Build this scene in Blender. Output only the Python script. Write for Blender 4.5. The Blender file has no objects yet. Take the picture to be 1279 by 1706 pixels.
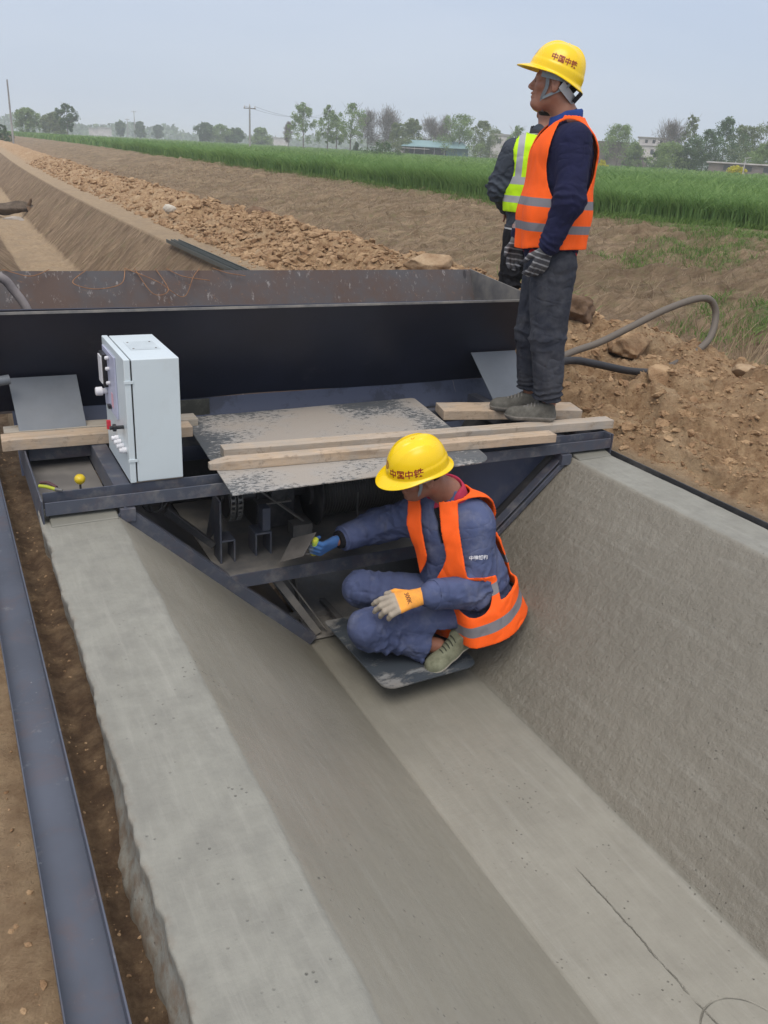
import bpy, bmesh, math, random
import numpy as np
from mathutils import Vector, Matrix, Quaternion

# ------------------------------------------------------------------ camera, world, sun, exposure
SC = bpy.context.scene
COL = SC.collection
CAM_R = ((0.89319196, 0.12710313, -0.43133852), (-0.44626777, 0.36842042, -0.81554366), (0.05525577, 0.92092952, 0.38579219))
CAM_H = 1.4
cam_data = bpy.data.cameras.new('camera')
cam = bpy.data.objects.new('camera', cam_data); COL.objects.link(cam)
cam_data.sensor_fit = 'VERTICAL'; cam_data.sensor_height = 36.0
cam_data.lens = 1430.0 / 1706.0 * 36.0
cam_data.clip_start = 0.05; cam_data.clip_end = 6000
cam.matrix_world = Matrix.Translation((0, 0, CAM_H)) @ Matrix(CAM_R).to_4x4()
SC.camera = cam

SUN_EL, SUN_AZ = math.radians(62), math.radians(215)     # azimuth measured clockwise from +Y
world = bpy.data.worlds.new('World'); SC.world = world; world.use_nodes = True
wn = world.node_tree; wn.nodes.clear()
sky = wn.nodes.new('ShaderNodeTexSky'); sky.sky_type = 'NISHITA'; sky.sun_disc = False
sky.sun_elevation = SUN_EL; sky.sun_rotation = SUN_AZ; sky.dust_density = 3.0; sky.air_density = 1.0
b1 = wn.nodes.new('ShaderNodeBackground'); b1.inputs['Strength'].default_value = 0.07
wn.links.new(sky.outputs[0], b1.inputs['Color'])
# thin even overcast under the clear sky: a vertical gradient of pale grey blue
tc = wn.nodes.new('ShaderNodeTexCoord'); sx = wn.nodes.new('ShaderNodeSeparateXYZ')
wn.links.new(tc.outputs['Generated'], sx.inputs[0])
rp = wn.nodes.new('ShaderNodeValToRGB'); wn.links.new(sx.outputs['Z'], rp.inputs[0])
rp.color_ramp.elements[0].position = 0.0; rp.color_ramp.elements[0].color = (0.60, 0.67, 0.77, 1)
rp.color_ramp.elements[1].position = 0.9; rp.color_ramp.elements[1].color = (1.16, 1.17, 1.22, 1)
e = rp.color_ramp.elements.new(0.22); e.color = (0.58, 0.67, 0.84, 1)
b2 = wn.nodes.new('ShaderNodeBackground'); b2.inputs['Strength'].default_value = 1.0
mp_ = wn.nodes.new('ShaderNodeMapping'); mp_.inputs['Scale'].default_value = (1.2, 1.2, 5.0); wn.links.new(tc.outputs['Generated'], mp_.inputs[0])
cn = wn.nodes.new('ShaderNodeTexNoise'); cn.inputs['Scale'].default_value = 1.6; cn.inputs['Detail'].default_value = 5; cn.inputs['Roughness'].default_value = .5; wn.links.new(mp_.outputs[0], cn.inputs['Vector'])
cr = wn.nodes.new('ShaderNodeValToRGB'); wn.links.new(cn.outputs['Fac'], cr.inputs[0]); cr.color_ramp.elements[0].position = .35; cr.color_ramp.elements[1].position = .7; cr.color_ramp.elements[0].color = (.95, .965, .985, 1); cr.color_ramp.elements[1].color = (1.07, 1.05, 1.03, 1)
ml = wn.nodes.new('ShaderNodeMix'); ml.data_type = 'RGBA'; ml.blend_type = 'MULTIPLY'; ml.inputs[0].default_value = 1.0; wn.links.new(rp.outputs[0], ml.inputs[6]); wn.links.new(cr.outputs[0], ml.inputs[7])
wn.links.new(ml.outputs[2], b2.inputs['Color'])
mx = wn.nodes.new('ShaderNodeMixShader'); mx.inputs[0].default_value = 0.82
wn.links.new(b1.outputs[0], mx.inputs[1]); wn.links.new(b2.outputs[0], mx.inputs[2])
wo = wn.nodes.new('ShaderNodeOutputWorld'); wn.links.new(mx.outputs[0], wo.inputs['Surface'])

sun_data = bpy.data.lights.new('sun', 'SUN'); sun_data.energy = 1.8; sun_data.angle = math.radians(40)
sun_data.color = (1.0, 0.93, 0.84)
sun = bpy.data.objects.new('sun', sun_data); COL.objects.link(sun)
sd = Vector((math.sin(SUN_AZ) * math.cos(SUN_EL), math.cos(SUN_AZ) * math.cos(SUN_EL), math.sin(SUN_EL)))
sun.rotation_euler = sd.to_track_quat('Z', 'Y').to_euler(); sun.location = sd * 30

SC.view_settings.view_transform = 'Standard'; SC.view_settings.look = 'None'
SC.view_settings.exposure = 0.14; SC.view_settings.gamma = 1.0
SC.cycles.max_bounces = 8; SC.cycles.volume_bounces = 4
SC.cycles.volume_max_steps = 64; SC.cycles.sample_clamp_indirect = 8

rng = np.random.default_rng(7); random.seed(7)

# ------------------------------------------------------------------ maths helpers
def sstep(a, b, x):
    t = np.clip((np.asarray(x, float) - a) / (b - a), 0, 1); return t * t * (3 - 2 * t)
def _hash(ix, iy, iz):
    h = (ix.astype(np.int64) * 374761393 + iy.astype(np.int64) * 668265263 + iz.astype(np.int64) * 1440662683) & 0xffffffff
    h = ((h ^ (h >> 13)) * 1274126177) & 0xffffffff
    h = (h ^ (h >> 16)) * 2246822519 & 0xffffffff
    return ((h ^ (h >> 15)) & 0xffffff) / float(0xffffff)
def vnoise(p):
    p = np.asarray(p, float); i = np.floor(p); f = p - i; f = f * f * f * (f * (f * 6 - 15) + 10); i = i.astype(np.int64)
    x, y, z = i[..., 0], i[..., 1], i[..., 2]; fx, fy, fz = f[..., 0], f[..., 1], f[..., 2]
    def L(a, b, t): return a + (b - a) * t
    return L(L(L(_hash(x, y, z), _hash(x + 1, y, z), fx), L(_hash(x, y + 1, z), _hash(x + 1, y + 1, z), fx), fy),
             L(L(_hash(x, y, z + 1), _hash(x + 1, y, z + 1), fx), L(_hash(x, y + 1, z + 1), _hash(x + 1, y + 1, z + 1), fx), fy), fz)
def fbm(p, o=4, g=0.5):
    p = np.asarray(p, float); s = 0; a = 1; n = 0
    for k in range(o):
        s = s + a * vnoise(p * 2.03 ** k + 17.3 * k); n += a; a *= g
    return s / n
def P3(x, y, z=0): 
    x, y, z = np.broadcast_arrays(np.asarray(x, float), y, z); return np.stack([x, y, z], -1)
def V3(*a): return np.array(a, float)
def nrm(v): v = np.asarray(v, float); return v / (np.linalg.norm(v) + 1e-12)

# ------------------------------------------------------------------ material helpers
class NT:
    def __init__(s, name):
        s.m = bpy.data.materials.new(name); s.m.use_nodes = True; s.t = s.m.node_tree
        s.b = s.t.nodes['Principled BSDF']; s.out = s.t.nodes['Material Output']
    def n(s, typ, **kw):
        nd = s.t.nodes.new('ShaderNode' + typ)
        for k, v in kw.items():
            if k.startswith('i_'):
                key = k[2:].replace('_', ' ')
                s.put(nd.inputs[key] if key in nd.inputs else nd.inputs[int(key)], v)
            else: setattr(nd, k, v)
        return nd
    def put(s, sock, v):
        if isinstance(v, bpy.types.NodeSocket): s.t.links.new(v, sock)
        else:
            if sock.type == 'RGBA' and not isinstance(v, (int, float)) and len(v) == 3: v = (*v, 1)
            sock.default_value = v
    def coord(s, scale=(1, 1, 1), kind='Object', rot=(0, 0, 0)):
        tc = s.n('TexCoord'); mp = s.n('Mapping'); s.put(mp.inputs['Vector'], tc.outputs[kind])
        mp.inputs['Scale'].default_value = scale; mp.inputs['Rotation'].default_value = rot
        return mp.outputs[0]
    def noise(s, vec, scale=5, detail=4, rough=0.6, dist=0.0):
        nd = s.n('TexNoise'); s.put(nd.inputs['Vector'], vec); nd.inputs['Scale'].default_value = scale
        nd.inputs['Detail'].default_value = detail; nd.inputs['Roughness'].default_value = rough
        nd.inputs['Distortion'].default_value = dist; return nd.outputs['Fac']
    def ramp(s, fac, a, b, ca=(0, 0, 0), cb=(1, 1, 1)):
        r = s.n('ValToRGB'); s.put(r.inputs[0], fac); e = r.color_ramp.elements
        e[0].position = a; e[1].position = b; e[0].color = (*ca, 1); e[1].color = (*cb, 1); return r.outputs[0]
    def mix(s, fac, a, b):
        m = s.n('Mix', data_type='RGBA'); s.put(m.inputs[0], fac); s.put(m.inputs[6], a); s.put(m.inputs[7], b); return m.outputs[2]
    def math(s, op, a, b=0.0):
        m = s.n('Math', operation=op); s.put(m.inputs[0], a); s.put(m.inputs[1], b); return m.outputs[0]
    def attr(s, name, out='Fac'): return s.n('Attribute', attribute_name=name).outputs[out]
    def set(s, **kw):
        for k, v in kw.items(): s.put(s.b.inputs[k.replace('_', ' ')], v)
        return s
    def bump(s, h, strength=0.3, dist=0.01):
        prev = s.b.inputs['Normal'].links
        b = s.n('Bump'); b.inputs['Strength'].default_value = strength; b.inputs['Distance'].default_value = dist
        s.put(b.inputs['Height'], h)
        if prev: s.put(b.inputs['Normal'], prev[0].from_socket)
        s.put(s.b.inputs['Normal'], b.outputs[0]); return s

def simple(name, c1, c2=None, scale=6, rough=0.6, bump=0.2, bscale=40, metal=0.0, lo=.35, hi=.65, stretch=(1, 1, 1), spec=.5, dist=.004):
    s = NT(name); v = s.coord(stretch); c2 = c2 or tuple(x * .75 for x in c1)
    s.set(Base_Color=s.mix(s.ramp(s.noise(v, scale, 6), lo, hi), c1, c2), Metallic=metal, Specular_IOR_Level=spec)
    s.set(Roughness=s.ramp(s.noise(v, scale * 2.3, 4), .2, .8, (rough * .85,) * 3, (min(1, rough * 1.15),) * 3))
    if bump: s.bump(s.noise(v, bscale, 5), bump, dist)
    return s.m

# ------------------------------------------------------------------ object helpers
def tag(o, label=None, cat=None, group=None, kind=None):
    if label: o['label'] = label
    if cat: o['category'] = cat
    if group: o['group'] = group
    if kind: o['kind'] = kind
    return o
def empty(name, loc, label, cat, group=None):
    o = bpy.data.objects.new(name, None); COL.objects.link(o); o.location = loc; o.empty_display_size = .1
    o['_w'] = list(loc); del o['_w']
    return tag(o, label, cat, group)
def attach(o, parent):
    if parent is not None:
        o.parent = parent
        def W(q): return q.matrix_basis if q.parent is None else W(q.parent) @ q.matrix_parent_inverse @ q.matrix_basis
        o.matrix_parent_inverse = W(parent).inverted()
    return o
def npmesh(name, V, F, m, parent=None, smooth=True, attrs=None, tris=None):
    """V n x 3 world coordinates, F quads (n x 4) and tris (n x 3) as arrays"""
    me = bpy.data.meshes.new(name); V = np.asarray(V, np.float32)
    F = np.zeros((0, 4), np.int32) if F is None else np.asarray(F, np.int32).reshape(-1, 4)
    T = np.zeros((0, 3), np.int32) if tris is None else np.asarray(tris, np.int32).reshape(-1, 3)
    me.vertices.add(len(V)); me.vertices.foreach_set('co', V.ravel())
    nl = F.size + T.size; me.loops.add(nl); me.loops.foreach_set('vertex_index', np.concatenate([F.ravel(), T.ravel()]))
    me.polygons.add(len(F) + len(T))
    ls = np.concatenate([np.arange(len(F)) * 4, F.size + np.arange(len(T)) * 3]); me.polygons.foreach_set('loop_start', ls.astype(np.int32))
    me.update(calc_edges=True); me.validate()
    me.polygons.foreach_set('use_smooth', np.full(len(me.polygons), smooth))
    for k, a in (attrs or {}).items():
        a = np.asarray(a, np.float32)
        if a.ndim == 1: me.attributes.new(k, 'FLOAT', 'POINT').data.foreach_set('value', a)
        else: me.attributes.new(k, 'FLOAT_COLOR', 'POINT').data.foreach_set('color', np.concatenate([a, np.ones((len(a), 1))], 1).astype(np.float32).ravel())
    me.materials.append(m)
    o = bpy.data.objects.new(name, me); COL.objects.link(o)
    return attach(o, parent)
def grid_faces(nu, nv, wrapu=False, wrapv=False):
    iu = np.arange(nu if wrapu else nu - 1); iv = np.arange(nv if wrapv else nv - 1)
    a, b = np.meshgrid(iu, iv, indexing='ij'); a = a.ravel(); b = b.ravel(); a1 = (a + 1) % nu; b1 = (b + 1) % nv
    return np.stack([a * nv + b, a1 * nv + b, a1 * nv + b1, a * nv + b1], 1)

class MB:
    """collects simple solids and links them as one mesh object"""
    def __init__(s): s.v = []; s.f = []
    def add(s, v, f):
        k = len(s.v); s.v += [tuple(map(float, p)) for p in v]; s.f += [tuple(i + k for i in q) for q in f]; return s
    def box(s, x0, x1, y0, y1, z0, z1, rot=None, about=None):
        v = [(x, y, z) for z in (z0, z1) for y in (y0, y1) for x in (x0, x1)]
        if rot is not None:
            a = np.array(about if about is not None else [(x0 + x1) / 2, (y0 + y1) / 2, (z0 + z1) / 2]); R = np.array(rot)
            v = [tuple(R @ (np.array(p) - a) + a) for p in v]
        return s.add(v, [(0, 2, 3, 1), (4, 5, 7, 6), (0, 1, 5, 4), (2, 6, 7, 3), (0, 4, 6, 2), (1, 3, 7, 5)])
    def slab(s, pts, t, n=None):
        """flat polygon pts given thickness t along -normal"""
        p = [np.array(q, float) for q in pts]; k = len(p)
        if n is None:
            n = np.zeros(3)
            for i in range(k): n += np.cross(p[i] - p[0], p[(i + 1) % k] - p[0])
        n = nrm(n); q = [a - n * t for a in p]
        return s.add(p + q, [tuple(range(k)), tuple(range(2 * k - 1, k - 1, -1))] + [(i, i + k, (i + 1) % k + k, (i + 1) % k) for i in range(k)])
    def bar(s, a, b, w, h, up=(0, 0, 1)):
        a = np.array(a, float); b = np.array(b, float); d = nrm(b - a); sd_ = nrm(np.cross(d, up)); u = np.cross(sd_, d)
        v = [c + sd_ * x * w / 2 + u * y * h / 2 for c in (a, b) for y in (-1, 1) for x in (-1, 1)]
        return s.add(v, [(0, 2, 3, 1), (4, 5, 7, 6), (0, 1, 5, 4), (2, 6, 7, 3), (0, 4, 6, 2), (1, 3, 7, 5)])
    def tube(s, pts, r, n=12, cap=True):
        pts = [np.array(p, float) for p in pts]; rr = r if hasattr(r, '__len__') else [r] * len(pts); k = len(pts); base = len(s.v)
        t0 = nrm(pts[1] - pts[0]); a = nrm(np.cross(t0, (0.12, 0.34, 0.93) if abs(t0[2]) < .9 else (1, 0, 0)))
        for i in range(k):
            t = nrm(pts[min(i + 1, k - 1)] - pts[max(i - 1, 0)]); a = nrm(a - t * np.dot(a, t)); b = np.cross(t, a)
            for j in range(n):
                th = 2 * math.pi * j / n; s.v.append(tuple(pts[i] + rr[i] * (a * math.cos(th) + b * math.sin(th))))
        for i in range(k - 1):
            for j in range(n):
                j1 = (j + 1) % n; s.f.append((base + i * n + j, base + i * n + j1, base + (i + 1) * n + j1, base + (i + 1) * n + j))
        if cap: s.f.append(tuple(base + j for j in range(n))[::-1]); s.f.append(tuple(base + (k - 1) * n + j for j in range(n)))
        return s
    def lathe(s, prof, c, axis=(0, 0, 1), n=24):
        """prof: list of (radius, height) about axis through c"""
        ax = nrm(axis); a = nrm(np.cross(ax, (0.3, .5, .8) if abs(ax[2]) < .9 else (1, 0, 0))); b = np.cross(ax, a); c = np.array(c, float); base = len(s.v)
        for r, h in prof:
            for j in range(n):
                th = 2 * math.pi * j / n; s.v.append(tuple(c + ax * h + r * (a * math.cos(th) + b * math.sin(th))))
        for i in range(len(prof) - 1):
            for j in range(n):
                j1 = (j + 1) % n; s.f.append((base + i * n + j, base + i * n + j1, base + (i + 1) * n + j1, base + (i + 1) * n + j))
        s.f.append(tuple(base + j for j in range(n))[::-1]); s.f.append(tuple(base + (len(prof) - 1) * n + j for j in range(n)))
        return s
    def build(s, name, m, parent=None, bevel=0.0, smooth=False, seg=2):
        me = bpy.data.meshes.new(name); me.from_pydata(s.v, [], s.f); me.materials.append(m)
        bm = bmesh.new(); bm.from_mesh(me); bmesh.ops.recalc_face_normals(bm, faces=bm.faces); bm.to_mesh(me); bm.free()
        o = bpy.data.objects.new(name, me); COL.objects.link(o)
        if smooth: me.polygons.foreach_set('use_smooth', [True] * len(me.polygons)); me.set_sharp_from_angle(angle=math.radians(40))
        if bevel:
            b = o.modifiers.new('bevel', 'BEVEL'); b.width = bevel; b.segments = seg; b.limit_method = 'ANGLE'
        return attach(o, parent)
def spline(pts, n=8):
    pts = [np.array(p, float) for p in pts]; out = []
    for i in range(len(pts) - 1):
        p0, p1, p2, p3 = pts[max(i - 1, 0)], pts[i], pts[i + 1], pts[min(i + 2, len(pts) - 1)]
        for k in range(n):
            t = k / n; out.append(.5 * ((2 * p1) + (p2 - p0) * t + (2 * p0 - 5 * p1 + 4 * p2 - p3) * t * t + (3 * p1 - p0 - 3 * p2 + p3) * t ** 3))
    out.append(pts[-1]); return out
def rotx(a): c, s = math.cos(a), math.sin(a); return np.array([[1, 0, 0], [0, c, -s], [0, s, c]])
def roty(a): c, s = math.cos(a), math.sin(a); return np.array([[c, 0, s], [0, 1, 0], [-s, 0, c]])
def rotz(a): c, s = math.cos(a), math.sin(a); return np.array([[c, -s, 0], [s, c, 0], [0, 0, 1]])
# ------------------------------------------------------------------ the ground
def shift(Y):
    Y = np.asarray(Y, float); return 3.4 * sstep(12, 120, Y)
def ground_z(X, Y, detail=True):
    X = np.asarray(X, float); Y = np.asarray(Y, float); xs = X - shift(Y)
    far = sstep(3.2, 4.6, Y)
    z = -.12 + .13 * far + .10 * sstep(-.3, -1.5, xs)
    right = sstep(3.02, 3.14, xs)
    z = z * (1 - right) + right * (.015)
    # excavated trench (lined by the concrete on this side of the machine)
    zl = -.12 + .13 * sstep(5.0, 6.5, Y) + .10 * sstep(-.3, -1.5, xs); z = np.where(xs < .27, zl, z)
    d = np.minimum(np.clip((xs - .27) / 1.1, 0, 1), np.clip((3.1 - xs) / .88, 0, 1))
    z = np.where((xs > .27) & (xs < 3.1), -.9 * np.minimum(d, 1) + (z if False else 0) * (1 - d) - .13 * (1 - d) * (1 - far), z)
    # heap of dug soil along the right side
    near = 1 - sstep(4.5, 7.5, Y)
    wob = (fbm(P3(X * .0, Y * .5), 3) - .5) * .5
    c = np.exp(-((xs - 4.62 - wob * .4) / .62) ** 2)
    heap = c * (.34 * (1 - near) + .10 * near) + near * sstep(3.15, 3.9, xs) * .05 * (1 - sstep(5, 6.2, xs))
    z = z + heap * (xs > 3.1)
    z = z - .10 * np.exp(-((xs - 5.9) / .5) ** 2)
    bank = sstep(5.7, 10.8, xs); z = z + (xs > 3.1) * (.56 * (.45 * bank + .55 * np.clip((xs - 5.8) / 4.9, 0, 1)))
    z = z + .52 * np.clip((xs - 11) / 75, 0, 1)
    if detail:
        dirt = sstep(3.5, 3.9, xs) * (1 - sstep(5.3, 6.1, xs)) * (1 - near) + near * sstep(3.12, 3.3, xs) * (1 - sstep(4.9, 5.9, xs))
        q = P3(X, Y)
        wq = q + .25 * P3(fbm(q * 2.3 + 31, 2), fbm(q * 2.3 + 57, 2)); n1 = fbm(wq * 2.4, 3); n2 = fbm(wq * 7.5 + 5, 3); n3 = fbm(q * 24 + 9, 3)
        rid = 1 - np.abs(2 * n2 - 1); bl = sstep(.42, .58, fbm(wq * 5.2 + 2, 2)); amp = 1 / (1 + Y / 60)
        z = z + dirt * amp * ((n1 - .5) * .26 + (rid - .7) * .10 + (bl - .5) * .065 + (n3 - .5) * .055)
        s1 = fbm(P3(X * 1.0 - Y * .8, Y * 4.6 + X * 1.1), 4) - .5
        z = z + sstep(5.8, 6.6, xs) * (1 - sstep(10.3, 11, xs)) * (s1 * .26 + (n2 - .5) * .07 + (n1 - .5) * .22 + (n3 - .5) * .03)
        inwall = ((xs > .3) & (xs < 3.08)).astype(float)
        z = z + inwall * (fbm(P3(X * 1.5 + Y * .5, Y * 6), 4, .65) - .5) * .19 * np.minimum(d * 6, 1) - (d > .97) * .03 * (np.sin(Y * 17 + 3 * n1 * 6) > .3) * (n2 > .4)
        z = z + (1 - dirt) * (n3 - .5) * .012 + (1 - dirt) * (n2 - .5) * .03 * (xs < .27)
        z = z - .02 * np.exp(-((xs - .19) / .03) ** 2) * (1 - far) 
    return z

def soil_material():
    s = NT('soil'); v = s.coord()
    w = s.n('SeparateColor'); s.put(w.inputs[0], s.attr('zone', 'Color')); dirt, straw, green = w.outputs[0], w.outputs[1], w.outputs[2]  # straw channel also carries trench wall shading as colour
    n1 = s.noise(v, 2.2, 8, .65); n2 = s.noise(v, 14, 8, .7); n3 = s.noise(v, 70, 6, .7)
    pale = s.mix(s.ramp(n2, .3, .7), (.44, .335, .22), (.30, .215, .135))
    pale = s.mix(s.ramp(n1, .45, .7), pale, (.31, .235, .16))
    brown = s.mix(s.ramp(n2, .32, .68), (.50, .345, .20), (.235, .135, .07))
    brown = s.mix(s.ramp(n1, .5, .75), brown, (.52, .39, .25))
    vs = s.coord((1.3, 5.5, 1.3), rot=(0, 0, .55)); ns = s.noise(vs, 1.6, 9, .78, .5)
    st = s.mix(s.ramp(ns, .36, .64), (.37, .27, .175), (.12, .078, .048))
    st = s.mix(s.math('MULTIPLY', s.ramp(s.noise(v, .7, 6, .7), .42, .62), .5), st, (.13, .088, .056)); st = s.mix(s.math('MULTIPLY', s.ramp(s.noise(v, 5, 8, .75), .54, .70), .7), st, (.20, .185, .09))
    gr = s.mix(s.ramp(n2, .35, .65), (.06, .11, .03), (.13, .18, .06))
    c = s.mix(dirt, pale, brown); c = s.mix(straw, c, st)
    gm = s.math('MULTIPLY', green, s.ramp(s.noise(v, 9, 6, .7), .38, .6)); c = s.mix(gm, c, gr)
    c = s.mix(s.math('MULTIPLY', s.ramp(n3, .66, .74), .55), c, (.5, .40, .28))
    ps = s.n('SeparateXYZ'); s.put(ps.inputs[0], v); mo = s.math('MULTIPLY', s.ramp(ps.outputs[0], .14, .16), s.math('MULTIPLY', s.ramp(ps.outputs[0], .255, .275, (1, 1, 1), (0, 0, 0)), s.math('LESS_THAN', ps.outputs[1], 6)))
    c = s.mix(s.math('MULTIPLY', mo, s.ramp(n2, .3, .6, (.45,) * 3, (.85,) * 3)), c, (.085, .055, .036))
    s.set(Base_Color=c, Roughness=.95, Specular_IOR_Level=.2)
    s.bump(s.noise(v, 16, 10, .78), 1.0, .05); s.bump(n3, .7, .010)
    return s.m
M_SOIL = soil_material()

def geo(a, b, d0, r):
    out = [a]; d = d0
    while out[-1] < b: out.append(out[-1] + d); d *= r
    return np.array(out)
gx = np.concatenate([np.arange(-4, -.4, .12), np.arange(-.4, .4, .02), np.arange(.4, 3, .05), np.arange(3, 6.2, .026), np.arange(6.2, 11.2, .05), geo(11.2, 900, .12, 1.09)])
gy = np.concatenate([np.arange(-2, 1.2, .1), np.arange(1.2, 9, .032), geo(9, 1500, .036, 1.0125)])
GX, GY = np.meshgrid(gx, gy, indexing='ij')
GXs = GX + shift(GY) * (GX < 400)
GZ = ground_z(GXs, GY)
xs_ = GX
near_ = 1 - sstep(4.5, 7.5, GY)
zd = sstep(3.45, 4.0, xs_) * (1 - sstep(5.2, 6.0, xs_)) * (1 - near_) + near_ * sstep(3.1, 3.2, xs_) * (1 - sstep(5.2, 6.0, xs_)) + (.6 + .4 * (xs_ > .1)) * (xs_ < .27) * (1 - sstep(3, 5, GY))
zs = np.maximum(sstep(5.4, 6.2, xs_), 1.0 * (((xs_ > .3) & (xs_ < 1.3)) | ((xs_ > 2.26) & (xs_ < 3.08))) * (GY > 3.6)) * (1 - sstep(11.3, 14, xs_))  # trench walls take the dark bank colour, shading by slope put into colour
gmask = fbm(P3(GXs, GY) * .55 + 3, 4)
zg = sstep(.47, .6, gmask) * sstep(5.6, 6.8, xs_) * (1 - sstep(6, 11, GY)) + sstep(10.6, 11.1, xs_) + .5 * sstep(10.1, 10.6, xs_) + .10 * sstep(6, 7, xs_)
GROUND = tag(npmesh('ground', P3(GXs, GY, GZ).reshape(-1, 3), grid_faces(len(gx), len(gy)), M_SOIL, attrs={'zone': np.clip(np.stack([zd, zs, zg], -1), 0, 1).reshape(-1, 3)}), kind='structure')

# ------------------------------------------------------------------ concrete lining of the channel
def concrete_material():
    s = NT('fresh_concrete'); v = s.coord(); w = s.n('SeparateColor'); s.put(w.inputs[0], s.attr('zone', 'Color')); slope, rough_, rim = w.outputs[0], w.outputs[1], w.outputs[2]
    n1 = s.noise(v, 1.6, 6, .6); n2 = s.noise(v, 9, 7, .65); vr = s.coord((1.0, 5.5, 1.0)); nr = s.noise(vr, 9, 5, .6, .3)
    c = s.mix(s.ramp(n1, .3, .7), (.262, .257, .222), (.215, .210, .180))
    c = s.mix(s.ramp(n2, .4, .75), c, (.18, .176, .155))
    c2 = s.mix(s.ramp(n1, .3, .7), (.300, .275, .222), (.245, .225, .180)); c = s.mix(slope, c, c2)  # brown trowel film on slopes, lightened in colour where less light falls
    c = s.mix(s.math('MULTIPLY', rough_, .55), c, (.145, .13, .105)); c = s.mix(s.math('MULTIPLY', rim, s.ramp(s.noise(v, 26, 6, .7), .42, .62)), c, (.16, .12, .085))  # right wall darkened, its lighting difference partly put into the colour
    vo = s.n('TexVoronoi', feature='F1'); s.put(vo.inputs['Vector'], v); vo.inputs['Scale'].default_value = 42
    sp0 = s.n('SeparateXYZ'); s.put(sp0.inputs[0], v); spk = s.math('MULTIPLY', s.math('MULTIPLY', s.ramp(vo.outputs['Distance'], .05, .16, (1, 1, 1), (0, 0, 0)), s.ramp(s.noise(v, 6, 3, .5), .49, .60)), s.ramp(s.math('MULTIPLY', sp0.outputs[1], .25), .5, .7, (1, 1, 1), (0, 0, 0)))
    c = s.mix(s.math('MULTIPLY', spk, .75), c, (.07, .065, .055))
    sweep = s.noise(s.coord((7, .7, 7), rot=(0, 0, .05)), 4, 6, .7, .4); c = s.mix(s.math('MULTIPLY', s.ramp(sweep, .5, .72), .35), c, (.33, .32, .28)); c = s.mix(s.math('MULTIPLY', s.ramp(sweep, .28, .45, (1, 1, 1), (0, 0, 0)), .3), c, (.17, .16, .13))
    # hairline joint and the round mark of a pail in the floor
    pos = s.n('SeparateXYZ'); s.put(pos.inputs[0], v); X, Y = pos.outputs[0], pos.outputs[1]
    wob = s.math('MULTIPLY', s.math('SUBTRACT', s.noise(v, 9, 6, .7), .5), .035)
    dx = s.math('ABSOLUTE', s.math('SUBTRACT', s.math('ADD', X, wob), 1.689))
    line = s.math('MULTIPLY', s.ramp(dx, .0004, .0022, (1, 1, 1), (0, 0, 0)), s.math('MULTIPLY', s.ramp(Y, 0.0, .01), s.ramp(s.math('SUBTRACT', Y, 1.0), .58, .66, (1, 1, 1), (0, 0, 0))))
    line = s.math('MULTIPLY', line, s.ramp(s.noise(v, 11, 3, .5), .36, .5)); vd = s.n('Vector' + 'Math', operation='DISTANCE'); s.put(vd.inputs[0], v); vd.inputs[1].default_value = (1.735, .945, -.8); rg = s.math('ABSOLUTE', s.math('SUBTRACT', s.math('ADD', vd.outputs['Value'], s.math('MULTIPLY', wob, .25)), .128)); line = s.math('MAXIMUM', line, s.math('MULTIPLY', s.ramp(rg, .0004, .0020, (1, 1, 1), (0, 0, 0)), s.ramp(s.noise(v, 7, 4, .6), .38, .6, (.05,) * 3, (.8,) * 3)))
    line = s.math('MULTIPLY', line, s.math('LESS_THAN', pos.outputs[2], -.78))
    c = s.mix(s.math('MULTIPLY', line, .25), c, (.05, .048, .04))
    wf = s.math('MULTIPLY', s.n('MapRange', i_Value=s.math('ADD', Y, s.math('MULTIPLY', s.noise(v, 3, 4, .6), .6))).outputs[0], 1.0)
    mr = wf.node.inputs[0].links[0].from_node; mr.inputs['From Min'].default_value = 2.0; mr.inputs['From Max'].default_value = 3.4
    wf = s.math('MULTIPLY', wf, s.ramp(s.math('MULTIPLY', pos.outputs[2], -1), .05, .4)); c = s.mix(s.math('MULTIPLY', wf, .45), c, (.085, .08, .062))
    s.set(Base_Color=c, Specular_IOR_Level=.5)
    s.set(Roughness=s.mix(slope, s.ramp(n2, .3, .7, (.52,) * 3, (.75,) * 3), s.ramp(n2, .3, .7, (.25,) * 3, (.42,) * 3)))
    h = s.math('ADD', s.math('MULTIPLY', nr, .7), s.math('MULTIPLY', s.noise(v, 60, 5, .7), .35))
    s.bump(s.math('MULTIPLY', h, s.math('SUBTRACT', 1.0, s.math('MULTIPLY', slope, .9))), .4, .007)
    big = s.math('MULTIPLY', s.noise(v, 34, 7, .72), rough_); s.bump(big, 1.0, .014)
    sw = s.noise(s.coord((9, .9, 9), rot=(0, 0, .06)), 5, 5, .65, .3); s.bump(s.math('MULTIPLY', sw, s.math('SUBTRACT', 1.0, rough_)), .22, .006)
    s.bump(s.math('MULTIPLY', spk, -1), .8, .004); s.bump(s.math('MULTIPLY', line, -1), 1, .006)
    return s.m
M_CONC = concrete_material()
prof = [(.262, -.30), (.260, -.2), (.254, -.1), (.243, -.02), (.2435, -.004), (.248, 0), (.53, 0), (1.385, -.8), (1.975, -.8), (2.82, 0), (3.05, 0), (3.062, -.008), (3.064, -.1)]
pu = []
for a, b in zip(prof[:-1], prof[1:]):
    n = max(2, int(math.dist(a, b) / .012))
    for k in range(n): t = k / n; pu.append((a[0] + (b[0] - a[0]) * t, a[1] + (b[1] - a[1]) * t))
pu.append(prof[-1]); pu = np.array(pu)
cy = np.concatenate([np.arange(-2, .8, .1), np.arange(.8, 3.46, .014)])
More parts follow.
